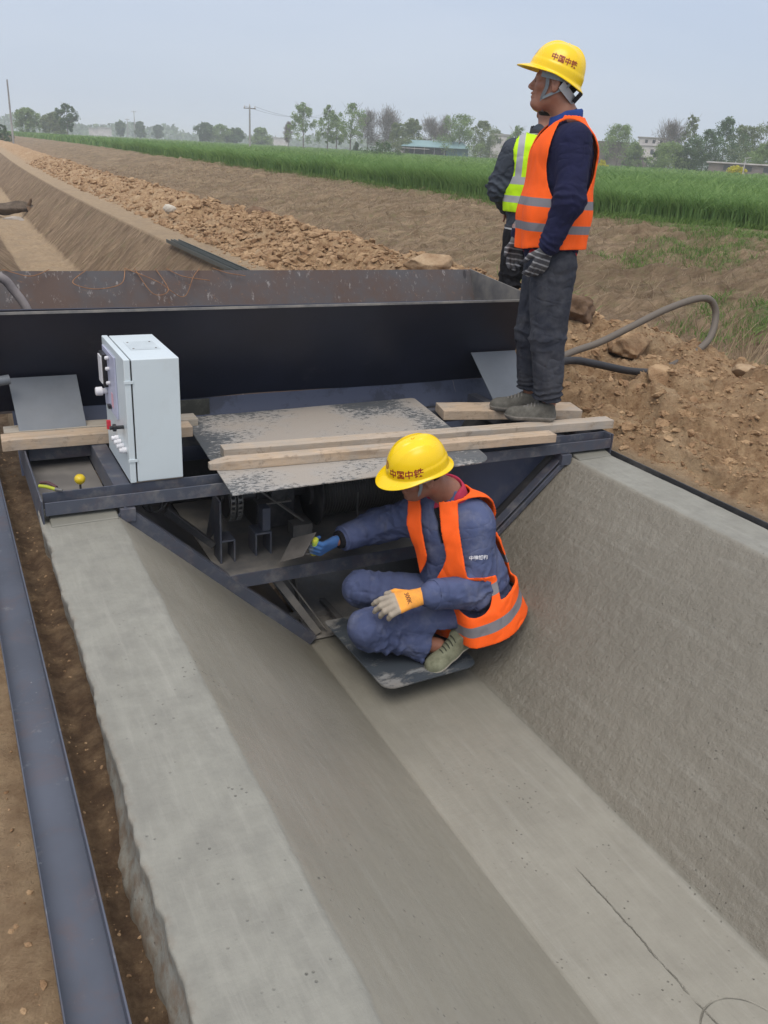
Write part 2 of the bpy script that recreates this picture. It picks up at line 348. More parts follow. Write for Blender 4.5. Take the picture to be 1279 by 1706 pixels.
PX, CY = np.meshgrid(pu[:, 0], cy, indexing='ij'); PZ = np.repeat(pu[:, 1][:, None], len(cy), 1)
# soften the arrises, ragged outer edge, hand-floated waviness
edge = np.exp(-((PX - .53) / .010) ** 2) + np.exp(-((PX - 2.82) / .010) ** 2)
rag = (fbm(P3(PX * 0, CY * 5.5), 4) - .5)
left = sstep(.30, .24, PX)
CXd = PX + left * (rag + .5 * (fbm(P3(PX * 0 + 7, CY * 26), 3) - .5)) * .026 - left * sstep(2.4, .9, CY) * .012 + np.exp(-((PX - .53) / .05) ** 2) * (fbm(P3(PX * 0 + 4, CY * 9), 5, .65) - .5) * .016 + np.exp(-((PX - 2.82) / .05) ** 2) * (fbm(P3(PX * 0 + 9, CY * 9), 4) - .5) * .014
CXd += sstep(-.02, -.16, PZ) * (PX < .3) * ((fbm(P3(PX * 0 + 2, CY * 7, PZ * 22), 4) - .5) * .05 - .055 * sstep(2.2, 1.2, CY))
CZd = PZ - edge * .003 + (fbm(P3(PX * 3, CY * 4, 1), 3) - .5) * .006 + (fbm(P3(PX * 18, CY * 26, 2), 3) - .5) * .002 * (PZ > -.02)
CZd -= left * (1 - sstep(-.02, -.05, PZ)) * np.clip(rag, 0, 1) * .015
onr = sstep(1.98, 2.0, PX) * sstep(2.84, 2.80, PX)
CZd += onr * (fbm(P3(PX * 22, CY * 22, 5), 3) - .5) * .010
slope_m = np.clip(sstep(.532, .540, PX) * (1 - sstep(1.36, 1.42, PX)) * .72 + onr * .85 + .45 * sstep(1.36, 1.42, PX) * sstep(2.0, 1.96, PX), 0, 1)
rim_m = np.clip(np.maximum(sstep(.258, .243, PX) * .5, sstep(-.004, -.03, PZ) * (PX < .3) * .95), 0, 1)
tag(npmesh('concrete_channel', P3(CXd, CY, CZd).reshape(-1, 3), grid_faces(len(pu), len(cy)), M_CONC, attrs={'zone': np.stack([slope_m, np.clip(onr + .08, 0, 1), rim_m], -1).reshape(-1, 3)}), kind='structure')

# ------------------------------------------------------------------ clods of soil lying loose
def ico(n=2):
    bm = bmesh.new(); bmesh.ops.create_icosphere(bm, subdivisions=n, radius=1)
    v = np.array([p.co[:] for p in bm.verts]); f = np.array([[x.index for x in q.verts] for q in bm.faces]); bm.free(); return v, f
def rock_shape(seed, n=2, amp=.5, facet=0):
    v, f = ico(n); r = 1 + amp * (fbm(v * 1.3 + seed * 7.7, 3) - .5) * 2 + amp * .5 * (fbm(v * 4 + seed, 2) - .5)
    v = v * r[:, None]
    for k in range(facet):
        nn = nrm(np.random.default_rng(seed * 31 + k).normal(size=3)); dd = v @ nn; v = v - nn * np.maximum(dd - .62, 0)[:, None] * .92
    return v, f
def bake(shapes, pos, scl, rot, squash=.75):
    Vs, Fs, k = [], [], 0
    for i in range(len(pos)):
        v, f = shapes[i % len(shapes)]
        Vs.append((v * np.array([1, 1, squash]) * scl[i]) @ rot[i].T + pos[i]); Fs.append(f + k); k += len(v)
    return np.concatenate(Vs), np.concatenate(Fs)
def rrot(): return rotz(random.uniform(0, 6.28)) @ rotx(random.uniform(-.5, .5)) @ roty(random.uniform(-.5, .5))
M_CLOD = simple('dry_clod', (.44, .30, .175), (.215, .125, .066), 7, .95, 1.0, 45, spec=.2, dist=.02)
shapes1 = [rock_shape(k, 1, .55) for k in range(6)]; shapes2 = [rock_shape(k + 9, 2, .85, 1) for k in range(10)]
def scatter(n, y0, y1, x0, x1, smin, smax, shapes, yp=1.0):
    ps, sc_, ro = [], [], []
    for _ in range(n):
        Y = y0 + (y1 - y0) * random.random() ** yp; X = random.uniform(x0, x1) + float(shift(Y)); s = smin + (smax - smin) * random.random() ** 3.2
        ps.append([X, Y, 0]); sc_.append(s * np.array([random.uniform(.8, 1.3), random.uniform(.7, 1.1), random.uniform(.6, 1)])); ro.append(rrot())
    ps = np.array(ps); ps[:, 2] = ground_z(ps[:, 0], ps[:, 1]) + np.array([q[2] for q in sc_]) * .05
    return bake(shapes, ps, np.array(sc_), ro)
def merge(*vf):
    V, F, k = [], [], 0
    for v, f in vf: V.append(v); F.append(f + k); k += len(v)
    return np.concatenate(V), np.concatenate(F)
cv, cf = merge(scatter(1500, 2.2, 7.5, 3.14, 5.4, .006, .036, shapes2), scatter(13000, 2.2, 7, 3.14, 5.2, .003, .014, shapes1),
               scatter(5200, 5.5, 16, 3.55, 5.6, .010, .065, shapes2), scatter(5000, 10, 45, 3.6, 5.7, .015, .09, shapes1, 1.3),
               scatter(500, .9, 4.6, -.35, .02, .003, .012, shapes1), scatter(260, .9, 4.6, .155, .225, .002, .007, shapes1), scatter(250, 4.6, 12, 3.1, 3.7, .01, .04, shapes1))
tag(npmesh('dirt_clods', cv, None, M_CLOD, tris=cf, smooth=False), 'brown broken clods scattered over the dug soil', 'soil clods', kind='stuff')

def lone_rock(name, label, cat, loc, scl, seed, m, rot=(0, 0, 0), amp=.35, facet=5):
    v, f = rock_shape(seed, 4, amp, facet); v = v + (fbm(v * 9 + seed, 3) - .5)[:, None] * nrm(v) * .12
    R = rotz(rot[2]) @ roty(rot[1]) @ rotx(rot[0]); z = float(ground_z(loc[0], loc[1], False))
    v = (v * np.array(scl)) @ R.T + np.array([loc[0], loc[1], z + loc[2]])
    return tag(npmesh(name, v, None, m, tris=f), label, cat)
M_CLOD2 = simple('tan_clod', (.42, .31, .20), (.26, .17, .10), 6, .95, .8, 24, spec=.2, dist=.02)
M_CLOD3 = simple('dark_clod', (.20, .13, .085), (.11, .068, .04), 8, .95, .8, 24, spec=.2, dist=.02)
lone_rock('dirt_block', 'flat topped tan block of dried clay beside the black hose end', 'clod', (4.12, 4.05, .06), (.135, .10, .075), 3, M_CLOD, (.1, .05, .2), .22, 7)
lone_rock('dirt_block', 'large broken lump of earth inside the loop of the hose', 'clod', (4.46, 4.75, .03), (.22, .15, .11), 5, M_CLOD, (0, .1, .5), .4, 5)
lone_rock('dirt_block', 'dark rough clod just right of the standing worker\'s legs', 'clod', (4.55, 5.55, .10), (.2, .15, .13), 8, M_CLOD3, (0, 0, .3), .5, 3)
lone_rock('dirt_block', 'round clod at the foot of the bank on the far right', 'clod', (4.75, 3.95, .02), (.09, .07, .05), 11, M_CLOD2, (0, 0, 0), .3, 4)
lone_rock('dirt_block', 'dark angular clod sitting on the crest of the long soil heap', 'clod', (4.9, 14.2, .06), (.28, .18, .14), 13, M_CLOD3, (0, 0, .4), .45, 5)
lone_rock('dirt_block', 'grey brown slab of earth on the soil heap above the hopper\'s right corner', 'clod', (4.35, 7.6, .12), (.24, .14, .12), 17, M_CLOD2, (.2, 0, -.3), .3, 6)
lone_rock('pale_stone', 'pale round stone on the near side of the soil heap', 'stone', (3.95, 16.5, .10), (.12, .1, .09), 21, simple('pale_stone', (.55, .5, .42), rough=.9), (0, 0, 0), .3, 3)
# ------------------------------------------------------------------ steel and wood materials
def steel(name, c, dust=(.30, .28, .25), dusty=.5, rough=.45, lo=.5, hi=.72, scale=5, rust=0):
    s = NT(name); v = s.coord(); n1 = s.noise(v, scale, 7, .7); n2 = s.noise(v, 45, 5, .7)
    c0 = s.mix(s.ramp(s.noise(v, 3, 5), .3, .7), c, tuple(x * (.72 if max(c) < .4 else .93) for x in c))
    if rust: c0 = s.mix(s.math('MULTIPLY', s.ramp(s.noise(v, 7, 8, .75, .5), .5, .66), rust), c0, (.17, .075, .035))
    f = s.math('MULTIPLY', s.ramp(n1, lo, hi), dusty); col = s.mix(f, c0, dust)
    col = s.mix(s.math('MULTIPLY', s.ramp(n2, .68, .74), .6 * min(1, dusty * 1.6)), col, dust)
    s.set(Base_Color=col, Metallic=.1, Roughness=s.mix(f, (rough,) * 3, (.9,) * 3)); s.bump(n1, .15, .004); s.bump(n2, .2, .001); return s.m
M_BLUE = steel('blue_grey_paint', (.080, .090, .120), dusty=.5, rust=.2, scale=9)
M_RAIL = steel('rail_paint', (.090, .102, .136), dust=(.36, .36, .36), dusty=.6, rough=.42, lo=.60, hi=.80, scale=18, rust=.2)
M_DARK = steel('shaded_hopper_paint', (.024, .028, .048), dusty=.16, rough=.38, lo=.6, hi=.9)  # near-black holds the shade of the downward-facing hopper front in its colour
M_TROUGH = steel('trough_paint', (.055, .068, .115), dusty=.2, rough=.45)
M_GREYP = steel('grey_and_skylit_steel', (.17, .19, .215), dusty=.12, rough=.55)  # pale grey puts sky light on the upward-tilted skirt plates into colour
M_DUSTY = steel('dusty_steel', (.12, .12, .125), dust=(.25, .23, .20), dusty=.8, lo=.35, hi=.6)
M_BLACK = steel('greasy_steel', (.042, .042, .046), dust=(.16, .15, .135), dusty=.55, rough=.5)
M_CABLE = simple('black_rubber', (.012, .012, .013), rough=.5, bump=.1)
def rusty_material():
    s = NT('rusty_plate'); v = s.coord(); vs = s.coord((6, 6, 1.2))
    n1 = s.noise(v, 3.2, 8, .7); n2 = s.noise(vs, 6, 7, .75)
    c = s.mix(s.ramp(n1, .38, .62), (.082, .078, .083), (.095, .062, .05))
    c = s.mix(s.math('MULTIPLY', s.ramp(n2, .58, .68), .8), c, (.33, .31, .30))
    c = s.mix(s.math('MULTIPLY', s.ramp(s.noise(v, 24, 6, .7), .62, .70), .5), c, (.24, .12, .06))
    s.set(Base_Color=c, Roughness=.7, Metallic=.1); s.bump(n2, .3, .004); return s.m
def streaky(name, c):
    s = NT(name); v = s.coord((14, 1, .6)); n = s.noise(v, 3, 5, .6); col = s.mix(s.math('MULTIPLY', s.ramp(n, .66, .70), .75), c, (.33, .32, .29))
    col = s.mix(s.ramp(s.noise(s.coord(), 3, 6, .7), .55, .62), col, tuple(x * .6 for x in c)); s.set(Base_Color=col, Roughness=.5, Metallic=.1); return s.m
M_RUST = rusty_material()
def mortar_sheet(name, bias, dark=(.055, .062, .07), pale=(.43, .42, .405), stretch=(1, 1.6, 1), sc=14):
    s = NT(name); v = s.coord(stretch); n = s.noise(v, sc, 9, .78, .25); big = s.noise(s.coord(), 2.0, 4, .5)
    f = s.ramp(s.math('ADD', n, s.math('MULTIPLY', s.math('SUBTRACT', big, .48), 1.0)), bias - .035, bias + .035)
    p = s.mix(s.ramp(s.noise(v, 50, 5, .7), .3, .7), pale, tuple(x * .72 for x in pale)); p = s.mix(s.ramp(big, .45, .6), p, tuple(x * y for x, y in zip(pale, (.9, .82, .74))))
    s.set(Base_Color=s.mix(f, dark, p), Roughness=s.mix(f, (.42,) * 3, (.85,) * 3)); s.bump(f, .7, .004); return s.m
M_SHEET = mortar_sheet('mortar_spattered_steel', .47, dark=(.10, .11, .12), pale=(.36, .355, .345), sc=34)
M_SEATP = mortar_sheet('wet_steel_plate', .55, dark=(.05, .06, .072), pale=(.21, .22, .225), sc=6)
def wood(name, c1, c2, seed):
    s = NT(name); v = s.coord((1.0, 9, 9)); vv = s.n('Vector'+'Math', operation='ADD'); s.put(vv.inputs[0], v); vv.inputs[1].default_value = (seed, seed * 2.3, seed * .7)
    v = vv.outputs[0]; n = s.noise(v, 5, 8, .72, .8); n2 = s.noise(s.coord((1, 1, 1)), 5, 6, .7)
    c = s.mix(s.ramp(n, .3, .7), c1, c2); c = s.mix(s.math('MULTIPLY', s.ramp(n2, .45, .68), .75), c, (.34, .325, .30)); c = s.mix(s.math('MULTIPLY', s.ramp(s.noise(s.coord((1, 1, 1)), 17, 7, .75), .56, .66), .6), c, (.20, .16, .12)); c = s.mix(s.math('MULTIPLY', s.ramp(s.noise(v, 1.3, 3), .62, .7), .5), c, (.17, .11, .06))
    s.set(Base_Color=c, Roughness=.85, Specular_IOR_Level=.25); s.bump(n, .5, .003); return s.m
WOODS = [wood('pale_timber', (.54, .42, .31), (.36, .27, .185), 3.1), wood('dusty_timber', (.50, .42, .34), (.34, .27, .20), 8.7), wood('weathered_timber', (.46, .42, .35), (.29, .24, .185), 5.2)]

# ------------------------------------------------------------------ rails beside the channel
m = MB(); m.box(.036, .142, -1.5, 5.2, -.108, -.102)
m.box(.0345, .0375, -1.5, 5.2, -.108, -.050); m.box(.138, .1425, -1.5, 5.2, -.108, -.050)
tag(m.build('steel_rail', M_RAIL, None, .0012), 'long blue grey steel channel lying flanges up on the bare soil left of the concrete', 'rail')
m = MB(); m.box(3.074, 3.082, -.5, 5.0, -.06, .016); m.box(3.082, 3.15, -.5, 5.0, -.06, -.052)
tag(m.build('steel_rail', M_BLACK, None, .001), 'dark steel strip half buried along the right edge of the concrete', 'rail')

# ------------------------------------------------------------------ the lining machine
MACH = empty('lining_machine', (1.66, 3.3, 0), 'dark blue steel channel lining machine with a long open hopper, straddling the channel', 'machine')
def part(name, mb, mt, parent=MACH, bevel=.0015, **k): return mb.build(name, mt, parent, bevel, **k)
m = MB(); m.box(.262, 3.062, 3.286, 3.292, .030, .084); m.box(.262, 3.062, 3.345, 3.351, .036, .104); m.box(.262, 3.062, 3.293, 3.344, .028, .034); m.box(3.056, 3.062, 3.293, 3.344, .036, .104)
part('front_beam', m, M_BLUE)
m = MB(); m.slab([(.256, 3.284, -.07), (.256, 3.284, .095), (.256, 4.3, .10), (.256, 4.3, -.05)], .007, (1, 0, 0)); part('side_plate', m, M_BLUE)
m = MB(); m.slab([(3.072, 3.284, -.02), (3.072, 3.284, .106), (3.072, 4.3, .10), (3.072, 4.3, -.02)], .007, (1, 0, 0)); part('side_plate', m, M_BLUE)
for x0, x1 in ((.262, .534), (2.815, 3.06)):
    m = MB(); m.box(x0, x1, 3.353, 4.2, -.012, -.006); part('tray', m, steel('mortar_filmed_tray', (.20, .19, .18), dust=(.30, .28, .25), dusty=.5))
for x0, x1 in ((.535, .60), (2.75, 2.81)):
    m = MB(); m.box(x0, x1, 3.353, 4.22, .094, .099); m.box(x0, x0 + .005, 3.353, 4.22, .0, .0935); part('cross_bar', m, M_BLUE)
m = MB(); m.box(2.86, 3.06, 3.56, 3.60, .06, .10); part('cross_bar', m, M_BLUE)
m = MB(); m.box(.27, 3.06, 3.95, 4.0, .03, .104); part('rear_beam', m, M_BLUE)
m = MB(); m.box(.54, .60, 3.27, 3.33, -.03, .026); part('post', m, M_BLUE)
m = MB(); m.box(2.74, 2.80, 3.27, 3.33, -.03, .026); part('post', m, M_BLUE)
# wet concrete squeezed out under the beam at both ends
M_PASTE = steel('wet_paste', (.21, .205, .175), dusty=.1, rough=.5)
for x0, x1 in ((.275, .53), (2.83, 3.05)):
    m = MB(); m.slab([(x0, 3.24, .003), (x1, 3.25, .003), (x1, 3.36, .03), (x0, 3.36, .03)], .02); part('mortar_smear', m, M_PASTE, bevel=.006)
# screed bars lying on both slopes, the end of the slip form
def slope_bar(x0, x1, z0, z1, y, mt, sgn, hh=.05):
    m = MB(); m.bar((x0, y, z0), (x1, y, z1), .012, hh, up=(sgn * .68, 0, .73)); m.bar((x0 + sgn * .012, y + .03, z0 + .022), (x1 + sgn * .012, y + .03, z1 + .022), .05, .008, up=(sgn * .68, 0, .73)); return m
part('screed_bar', slope_bar(.545, 1.395, .015, -.775, 3.285, M_BLUE, 1), M_BLUE)
part('screed_bar', slope_bar(2.805, 1.965, .015, -.775, 3.285, M_BLUE, -1, .026), M_BLUE)
m = MB(); m.slab([(.56, 3.325, -.005), (1.40, 3.325, -.785), (1.40, 4.2, -.785), (.56, 4.2, -.005)], .006); part('form_plate', m, M_BLACK)
m = MB(); m.slab([(2.79, 3.325, -.005), (2.79, 4.2, -.005), (1.96, 4.2, -.785), (1.96, 3.325, -.785)], .006); part('form_plate', m, M_BLACK)
m = MB(); m.slab([(2.08, 3.40, .03), (2.08, 3.40, -.64), (2.76, 3.40, .0), (2.76, 3.40, .03)], .006, (0, -1, 0)); part('end_plate', m, M_TROUGH)
m = MB(); m.box(.96, 2.12, 3.305, 4.2, -.372, -.366); part('deck', m, M_DUSTY)
m = MB(); m.box(.985, 2.40, 3.296, 3.302, -.432, -.364); m.box(.985, 2.40, 3.303, 3.34, -.432, -.426); part('lower_beam', m, M_BLUE)
# bearing brackets on the deck
def bracket(x, y, dx, flip=1):
    m = MB(); m.box(x, x + .009, y, y + .10, -.366, -.06); m.box(x + .0095, x + dx, y, y + .10, -.262, -.254); m.box(x + dx - .008, x + dx, y, y + .10, -.366, -.2625)
    m.slab([(x + .0005, y + .1, -.06), (x + .0005, y + .1, -.25), (x + .0005, y + .24, -.36), (x + .0005, y + .24, -.33)], .008, (-1, 0, 0)); part('bracket', m, M_BLUE)
bracket(.99, 3.43, .072)
m = MB(); m.box(1.205, 1.243, 3.47, 3.53, -.252, -.14); m.box(1.165, 1.245, 3.455, 3.56, -.262, -.2525); m.box(1.165, 1.173, 3.455, 3.56, -.366, -.2625); m.box(1.237, 1.245, 3.455, 3.56, -.366, -.2625); part('bracket', m, M_BLUE)
m = MB(); m.bar((1.27, 3.7, -.14), (1.52, 3.62, -.34), .03, .008); m.box(1.25, 1.42, 3.66, 3.75, -.205, -.197); m.box(1.40, 1.50, 3.58, 3.66, -.366, -.30); part('bracket', m, M_DUSTY)
m = MB(); m.bar((.78, 3.55, -.12), (.98, 3.5, -.30), .03, .03); m.bar((.93, 3.6, .02), (.93, 3.6, -.3), .02, .05); part('bracket', m, M_BLACK)
# sprocket and chain
m = MB(); m.lathe([(.02, -.05), (.02, -.034), (.088, -.034), (.092, -.028), (.092, .028), (.088, .034), (.02, .034), (.02, .12)], (1.10, 3.63, -.13), (1, 0, 0), 28); part('sprocket', m, M_BLACK)
m = MB()
for r_ in (-.017, .017):
    for k in range(26):
        a = 2 * math.pi * k / 26; cz, cyy = math.sin(a), math.cos(a)
        R = rotx(a)
        m.box(1.10 + r_ - .012, 1.10 + r_ - .008, 3.63 + .105 - .007, 3.63 + .105 + .007, -.13 - .012, -.13 + .012, R, (1.10 + r_, 3.63, -.13))
        m.box(1.10 + r_ + .008, 1.10 + r_ + .012, 3.63 + .105 - .007, 3.63 + .105 + .007, -.13 - .012, -.13 + .012, R, (1.10 + r_, 3.63, -.13))
        m.box(1.10 + r_ - .0075, 1.10 + r_ + .0075, 3.63 + .105 - .005, 3.63 + .105 + .005, -.13 - .005, -.13 + .005, R, (1.10 + r_, 3.63, -.13))
part('chain', m, steel('chain_steel', (.16, .155, .145), dusty=.3, rough=.35), bevel=0)
# winch: gearbox, drum, rope, flanges
m = MB(); m.box(1.26, 1.46, 3.72, 4.0, -.36, -.06); m.lathe([(.05, 0), (.06, .01), (.06, .10), (.03, .12)], (1.45, 3.86, -.2), (1, 0, 0), 20); m.lathe([(.035, 0), (.045, .008), (.045, .05), (.02, .06)], (1.36, 3.72, -.16), (0, -1, 0), 18); part('gearbox', m, M_BLACK, bevel=.006)
dr = MB(); dr.lathe([(.03, -.02), (.06, -.02), (.06, .0), (.165, .0), (.17, .004), (.17, .010), (.165, .014), (.10, .014), (.10, .70), (.165, .70), (.165, .712), (.03, .712)], (1.565, 3.78, -.22), (1, 0, 0), 40)
part('winch_drum', dr, M_BLACK, bevel=0, smooth=True)
pr = []
for k in range(44):
    for q in range(4): a = math.pi * q / 4; pr.append((.118 + .007 * math.sin(a) + (.004 if k % 7 == 3 else 0), .02 + (k + q / 4) * .0155))
rp_ = MB(); rp_.lathe(pr, (1.565, 3.78, -.22), (1, 0, 0), 40); part('wire_rope', rp_, steel('wire_rope', (.07, .068, .065), dusty=.25, rough=.45), bevel=0, smooth=True)
m = MB(); m.tube([(1.78, 3.66, -.2), (1.775, 3.65, -.3), (1.77, 3.6, -.36)], .005, 8); part('rope_guide', m, M_DUSTY, bevel=0)
# things seen in the dark under the deck
m = MB(); m.bar((1.22, 3.36, -.43), (1.44, 3.33, -.77), .012, .035); m.bar((1.27, 3.38, -.43), (1.49, 3.35, -.77), .03, .006); part('strut', m, M_DUSTY)
m = MB(); m.lathe([(.012, -.05), (.012, 0), (.036, .004), (.038, .01), (.038, .24), (.012, .25), (.012, .30)], (1.36, 3.62, -.55), (1, 0, 0), 20); part('roller', m, M_DUSTY, smooth=True)
m = MB(); m.bar((1.40, 3.58, -.55), (1.42, 3.5, -.76), .01, .03); m.box(1.36, 1.60, 3.50, 3.54, -.78, -.755); part('roller_bracket', m, M_DUSTY)
m = MB(); m.slab([(1.41, 3.31, -.785), (1.96, 3.31, -.785), (1.96, 4.0, -.76), (1.41, 4.0, -.76)], .006); part('bottom_plate', m, M_DUSTY)
m = MB(); m.tube(spline([(.64, 3.42, .06), (.66, 3.39, -.03), (.72, 3.38, -.04), (.74, 3.40, .05)]), .006, 8); m.tube(spline([(.66, 3.41, .07), (.69, 3.38, -.045), (.75, 3.39, -.02), (.77, 3.42, .07)]), .006, 8); part('cable', m, M_CABLE, bevel=0, smooth=True)
m = MB(); m.box(.62, 2.7, 4.24, 4.26, -.5, .03); part('back_plate', m, M_BLACK)
# hopper: wavy sheet metal
def wavy(name, c00, c10, c11, c01, mt, amp, nu=60, nv=14, t=.006, seed=0, parent=MACH, sag=0):
    """plate through four corners, front face outward, a little buckled; real thickness"""
    A, B, C_, D = map(lambda q: np.array(q, float), (c00, c10, c11, c01)); u, v = np.meshgrid(np.linspace(0, 1, nu), np.linspace(0, 1, nv), indexing='ij')
    p = A[None, None] * ((1 - u) * (1 - v))[..., None] + B * (u * (1 - v))[..., None] + C_ * (u * v)[..., None] + D * ((1 - u) * v)[..., None]
    n = nrm(np.cross(B - A, D - A)); d = (fbm(P3(u * 4 + seed, v * 1.3), 3) - .5) * 2 * amp * np.sin(np.pi * np.clip(u, .02, .98)) 
    p = p + d[..., None] * n; p[..., 2] -= sag * np.sin(np.pi * u) * v
    V = np.concatenate([p.reshape(-1, 3), (p - n * t).reshape(-1, 3)]); F = grid_faces(nu, nv); k = nu * nv
    Fs = [F, F[:, ::-1] + k]
    def rim(idx): idx = np.array(idx); return np.stack([idx[:-1], idx[:-1] + k, idx[1:] + k, idx[1:]], 1)
    I = np.arange(k).reshape(nu, nv)
    for r in (I[:, 0], I[-1, :], I[::-1, -1], I[0, ::-1]): Fs.append(rim(r))
    o = npmesh(name, V, np.concatenate(Fs), mt, parent); o.data.set_sharp_from_angle(angle=math.radians(40)); return o
wavy('hopper_front', (.13, 4.35, .155), (3.055, 4.35, .155), (3.055, 4.0, .683), (.13, 4.0, .695), M_DARK, .012, seed=1)
m = MB(); m.box(.13, 3.055, 3.9935, 3.9995, .676, .688); part('hopper_rim', m, steel('scuffed_rim', (.12, .125, .14), dusty=.9, lo=.35, hi=.6), bevel=.001)
wavy('hopper_back', (.13, 4.5, .1), (3.055, 4.5, .1), (3.055, 4.8, .742), (.13, 4.8, .748), M_RUST, .01, seed=5)
m = MB(); m.slab([(3.062, 4.0, .676), (3.062, 4.81, .745), (3.062, 4.5, .1), (3.062, 4.352, .155)], .006, (1, 0, 0)); part('hopper_side', m, M_DUSTY)
m = MB(); m.slab([(.129, 4.0, .688), (.129, 4.81, .75), (.129, 4.5, .1), (.129, 4.352, .155)], .006, (1, 0, 0)); part('hopper_side', m, M_RUST)
m = MB(); m.box(3.0, 3.012, 4.775, 4.79, .25, .742); part('hopper_rib', m, M_RUST)
m = MB(); m.slab([(.245, 4.356, .153), (3.055, 4.356, .153), (3.055, 4.16, -.12), (.245, 4.16, -.12)], .006, (0, -.8, .6)); part('trough_plate', m, streaky('streaked_paint', (.058, .072, .12)))  # lighter blue than the hopper front: light on its upward face in colour
m = MB(); m.box(1.0, 1.20, 4.30, 4.312, .02, .16); part('patch_plate', m, streaky('stained_patch', (.09, .09, .075)))
for x0, x1, xb0, xb1 in ((.235, .535, .25, .54), (2.735, 3.045, 2.79, 3.05)):
    m = MB(); m.slab([(x0, 4.205, .352), (x1, 4.205, .352), (xb1, 3.985, .10), (xb0, 3.985, .10)], .006, (0, -.75, .66)); part('skirt_plate', m, M_GREYP)
m = MB(); m.tube([(-.12, 4.05, .33), (.1, 4.08, .36), (.235, 4.1, .372)], .022, 14); part('pipe_stub', m, M_GREYP, bevel=0, smooth=True)

# rusty wires hanging on the back rim of the hopper
m = MB()
def wire(pts): m.tube(spline(pts, 6), .0022, 6)
wire([(.70, 4.79, .75), (.62, 4.72, .70), (.72, 4.68, .672), (.86, 4.72, .69), (.90, 4.80, .755)]); wire([(.95, 4.80, .756), (1.02, 4.70, .64), (1.10, 4.69, .66), (1.06, 4.80, .755)])
wire([(.90, 4.81, .758), (1.05, 4.72, .70), (1.18, 4.70, .62), (1.25, 4.74, .72), (1.30, 4.80, .754)]); wire([(1.12, 4.8, .756), (1.2, 4.76, .72), (1.34, 4.74, .70)]); wire([(1.38, 4.82, .756), (1.45, 4.77, .735), (1.55, 4.76, .72)]); wire([(.3, 4.8, .757), (.42, 4.74, .73), (.52, 4.79, .755)])
tag(m.build('rusty_wire', simple('rusted_wire', (.33, .17, .08), (.18, .08, .04), 20, .8), None, 0, smooth=True), 'tangle of thin rusty wires hooked over the back rim of the hopper', 'wire')
m = MB(); m.tube(spline([(-.3, 4.4, .3), (-.08, 4.45, .74), (.12, 4.5, .83), (.27, 4.5, .76), (.32, 4.5, .70), (.37, 4.48, .61), (.42, 4.46, .42)]), .021, 14)
tag(m.build('hose', simple('grey_hose', (.28, .25, .24), (.16, .14, .14), 8, .7), None, 0, smooth=True), 'short length of dusty grey hose hanging into the hopper at its left end', 'hose')

# ------------------------------------------------------------------ loose steel sheet and planks on the machine
def rounded(pts, r, n=5):
    out = []; k = len(pts)
    for i in range(k):
        p = np.array(pts[i], float); a = np.array(pts[i - 1], float); b = np.array(pts[(i + 1) % k], float); rr = r[i] if hasattr(r, '__len__') else r
        p0 = p + nrm(a - p) * rr; p1 = p + nrm(b - p) * rr
        for q in range(n + 1): t = q / n; out.append(tuple((1 - t) ** 2 * p0 + 2 * t * (1 - t) * p + t * t * p1))
    return out
m = MB(); m.slab(rounded([(.943, 3.075, .114), (2.195, 3.10, .114), (2.36, 4.18, .114), (1.02, 4.15, .114)], [.01, .10, .03, .03]), .006)
tag(m.build('steel_sheet', M_SHEET, None, .001), 'large steel sheet crusted with pale mortar under the two front planks', 'steel sheet')
def plank(x0, y0, x1, y1, w, z, h, mt, label, tip=0.0, group='planks laid across the machine'):
    a = np.array((x0, y0, 0.)); b = np.array((x1, y1, 0.)); d = nrm(b - a); s_ = np.array((-d[1], d[0], 0)); L = np.linalg.norm(b - a); n = 40; V = []
    for i in range(n + 1):
        t = i / n; c = a + d * L * t; jit = (fbm(np.array([t * 9 + x0, y0, z]), 3) - .5) * .010
        ww = w * (1 - (.55 * max(0, 1 - t / .04) * tip)); hh = h * (1 - .35 * max(0, 1 - t / .05) * tip)
        for (u, v) in ((-1, 0), (1, 0), (1, 1), (-1, 1)): V.append(c + s_ * (u * ww / 2 + jit * .4) + np.array((0, 0, z + v * hh + (jit * .25 if v else 0))))
    F = [[i * 4 + j, (i + 1) * 4 + j, (i + 1) * 4 + (j + 1) % 4, i * 4 + (j + 1) % 4] for i in range(n) for j in range(4)] + [[0, 1, 2, 3], [n * 4 + 3, n * 4 + 2, n * 4 + 1, n * 4]]
    o = npmesh('plank', np.array(V), np.array(F)[:, ::-1], mt, None, smooth=False); bv = o.modifiers.new('bevel', 'BEVEL'); bv.width = .0025; bv.segments = 2; bv.limit_method = 'ANGLE'
    return tag(o, label, 'plank', group)
plank(.935, 3.385, 2.66, 3.275, .075, .1145, .042, WOODS[0], 'plank nearest the camera, with a chipped pointed left end over the sheet', 1)
plank(1.035, 3.525, 3.12, 3.385, .078, .1145, .045, WOODS[1], 'longest plank, sticking out past the right end of the front beam', .1)
plank(2.335, 3.845, 3.10, 3.645, .17, .106, .05, WOODS[0], 'wide short plank under the standing worker\'s far shoe')
plank(.185, 4.075, 1.06, 4.055, .10, .1015, .048, WOODS[2], 'grey weathered plank just in front of the left skirt plate')
plank(.165, 3.955, 1.0, 3.93, .105, .1015, .05, WOODS[0], 'brown edged plank behind the tray with the yellow knob, nearer of the left pair')

